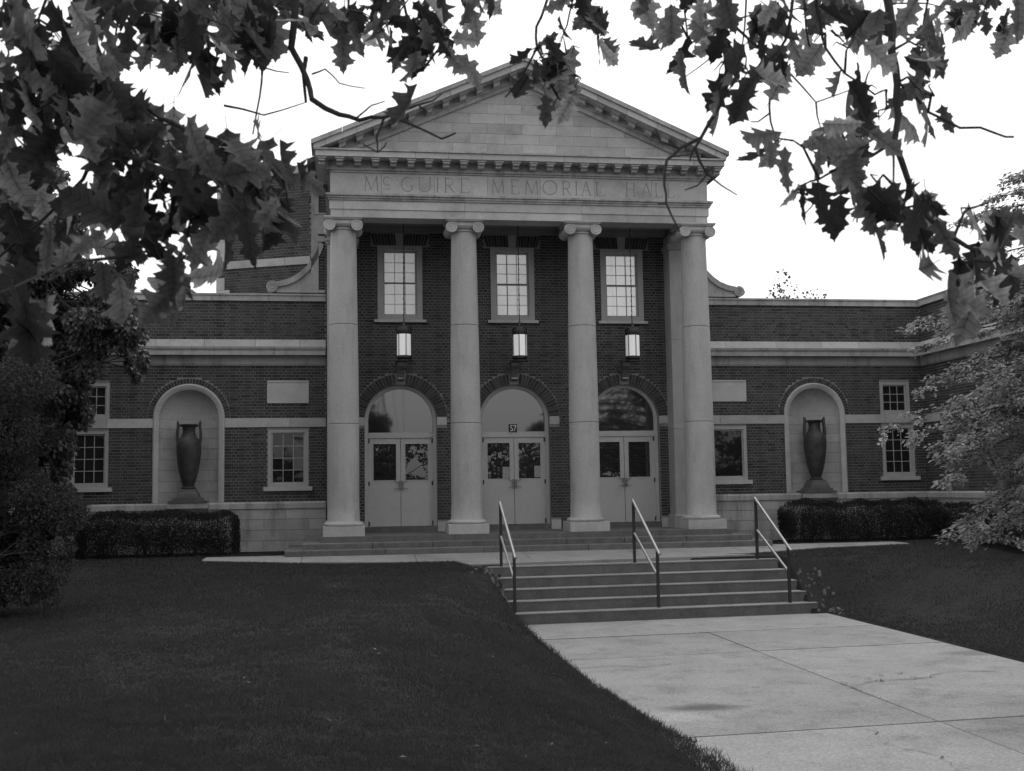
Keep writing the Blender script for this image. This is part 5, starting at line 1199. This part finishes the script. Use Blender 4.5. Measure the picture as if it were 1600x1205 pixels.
for (u, v, ru, rv, n, d) in LC:
    for i in range(int(n*(1.45 if u < 360 else 1.1)+.5)):
        a = rnd.random()*6.283; k = math.sqrt(rnd.random())
        uu, vv = u+ru*k*math.cos(a), v+rv*k*math.sin(a)-16; p = W(uu, vv, d+rnd.gauss(0, .16))
        s_ = (rnd.uniform(.125, .215) if u < 480 else rnd.uniform(.11, .185)) if d > 3.2 else .18
        axis = Vector((rnd.gauss(0, .42), rnd.gauss(0, .42), -1))+(_r2*math.cos(a)-_u2*math.sin(a))*k*.45
        if rnd.random() < .22: axis = Vector((rnd.gauss(0, 1), rnd.gauss(0, 1), rnd.gauss(-.2, .4)))
        an = rnd.random()*6.283; nrm = Vector((math.cos(an), math.sin(an)-.55*rnd.choice((-1, 1, 1)), rnd.gauss(.2, .45)))
        leaves.append((p, axis.normalized(), nrm, s_, rnd.randrange(len(LM)), d))
leaves.sort(key=lambda q: -q[3]/q[5])
for (p, axis, nrm, s_, mi, d) in leaves[:300]:
    x = axis.cross(nrm)
    if x.length < .05: x = axis.cross(Vector((.3, .8, .1)))
    x.normalize(); z = x.cross(axis)
    o = place(LM[mi], 'leaf', p, oak); o.rotation_euler = Matrix((x, axis, z)).transposed().to_euler(); o.scale = (s_*rnd.uniform(.72, 1.0), s_, s_)
mb = MB(); blade = []
for (p, axis, nrm, s_, mi, d) in leaves[300:]:
    x = axis.cross(nrm)
    if x.length < .05: x = axis.cross(Vector((.3, .8, .1)))
    x.normalize(); z = x.cross(axis); vs, fs = TPL[mi//4]; blade += [(a, b, 0) for a, b, _ in vs]; mb.add([p+x*a*s_*.86+axis*b*s_+z*c*s_ for a, b, c in vs], fs, (.0, .15, .5, 1.0)[mi % 4])
lo_ = mb.build('leaves', M['oak'], oak, kind='stuff'); bl_ = lo_.data.attributes.new('blade', 'FLOAT_VECTOR', 'POINT'); bl_.data.foreach_set('vector', np.array(blade, np.float32).ravel())
# fine twigs from the branches to the leaf clusters
mb = MB()
for (u, v, ru, rv, n, d) in LC:
    c = W(u, v-20, d); e = min(BP+limbs, key=lambda q: (q-c).length)
    mb.tube([e, e.lerp(c, .6)+Vector((0, 0, .03)), c], [.006, .0045, .003], 5)
    for i in range(max(2, n//3)):
        a = rnd.random()*6.283; q = W(u+ru*.7*math.cos(a), v-20+rv*.7*math.sin(a), d+rnd.gauss(0, .1)); mb.tube([c, c.lerp(q, .5)+Vector((rnd.gauss(0, .015), rnd.gauss(0, .015), .015)), q], [.004, .003, .0018], 4)
mb.build('twigs', M['wood'], oak, kind='stuff')
# unseen rest of the crown overhead, spread wide to shade walk and lawn
cl = []; lm = MB()
for i in range(150):
    a = rnd.random()*6.283; k = math.sqrt(rnd.random()); c = Vector((-5.0+9.5*k*math.cos(a), -19.0+9.5*k*math.sin(a), rnd.uniform(6.8, 12.5)-1.6*k))
    cl.append((*c, rnd.uniform(.6, 1.1), rnd.uniform(.6, 1.1), rnd.uniform(.35, .7)))
    if i % 3 == 0 and (PX(c) is None or PX(c)[1] < -200): tube_branch(lm, OB+Vector((.25, .6, rnd.uniform(5.5, 8.8))), c, .05, .012, sag=.5, wig=.03)
lm.build('upper_branches', M['bark'], oak)
n = 15000; Pn, d = clumps(cl, n, .2); keep = []
for p in Pn:
    q = PX(p); keep.append(q is None or q[1] < -90 or q[0] < -500 or q[0] > 2100)
Pn = Pn[np.array(keep)]; n = len(Pn); A = nrg.normal(0, .6, (n, 3)); A[:, 2] -= .6; N = nrg.normal(0, 1, (n, 3)); N[:, 2] += 1
OKS = ([(0, 0, 0), (.32, .2, .05), (.12, .35, 0), (.4, .55, .06), (.12, .68, 0), (0, 1, 0), (-.12, .68, 0), (-.4, .55, .06), (-.12, .35, 0), (-.32, .2, .05)], [(0, 1, 2, 9), (2, 3, 4, 9), (9, 4, 5, 8), (8, 5, 6, 7)])
leafmesh('overhead_leaves', Pn, A, N, nrg.uniform(.22, .34, n), np.clip(nrg.normal(.5, .28, n), 0, 1), M['oak'], oak, tpl=OKS)
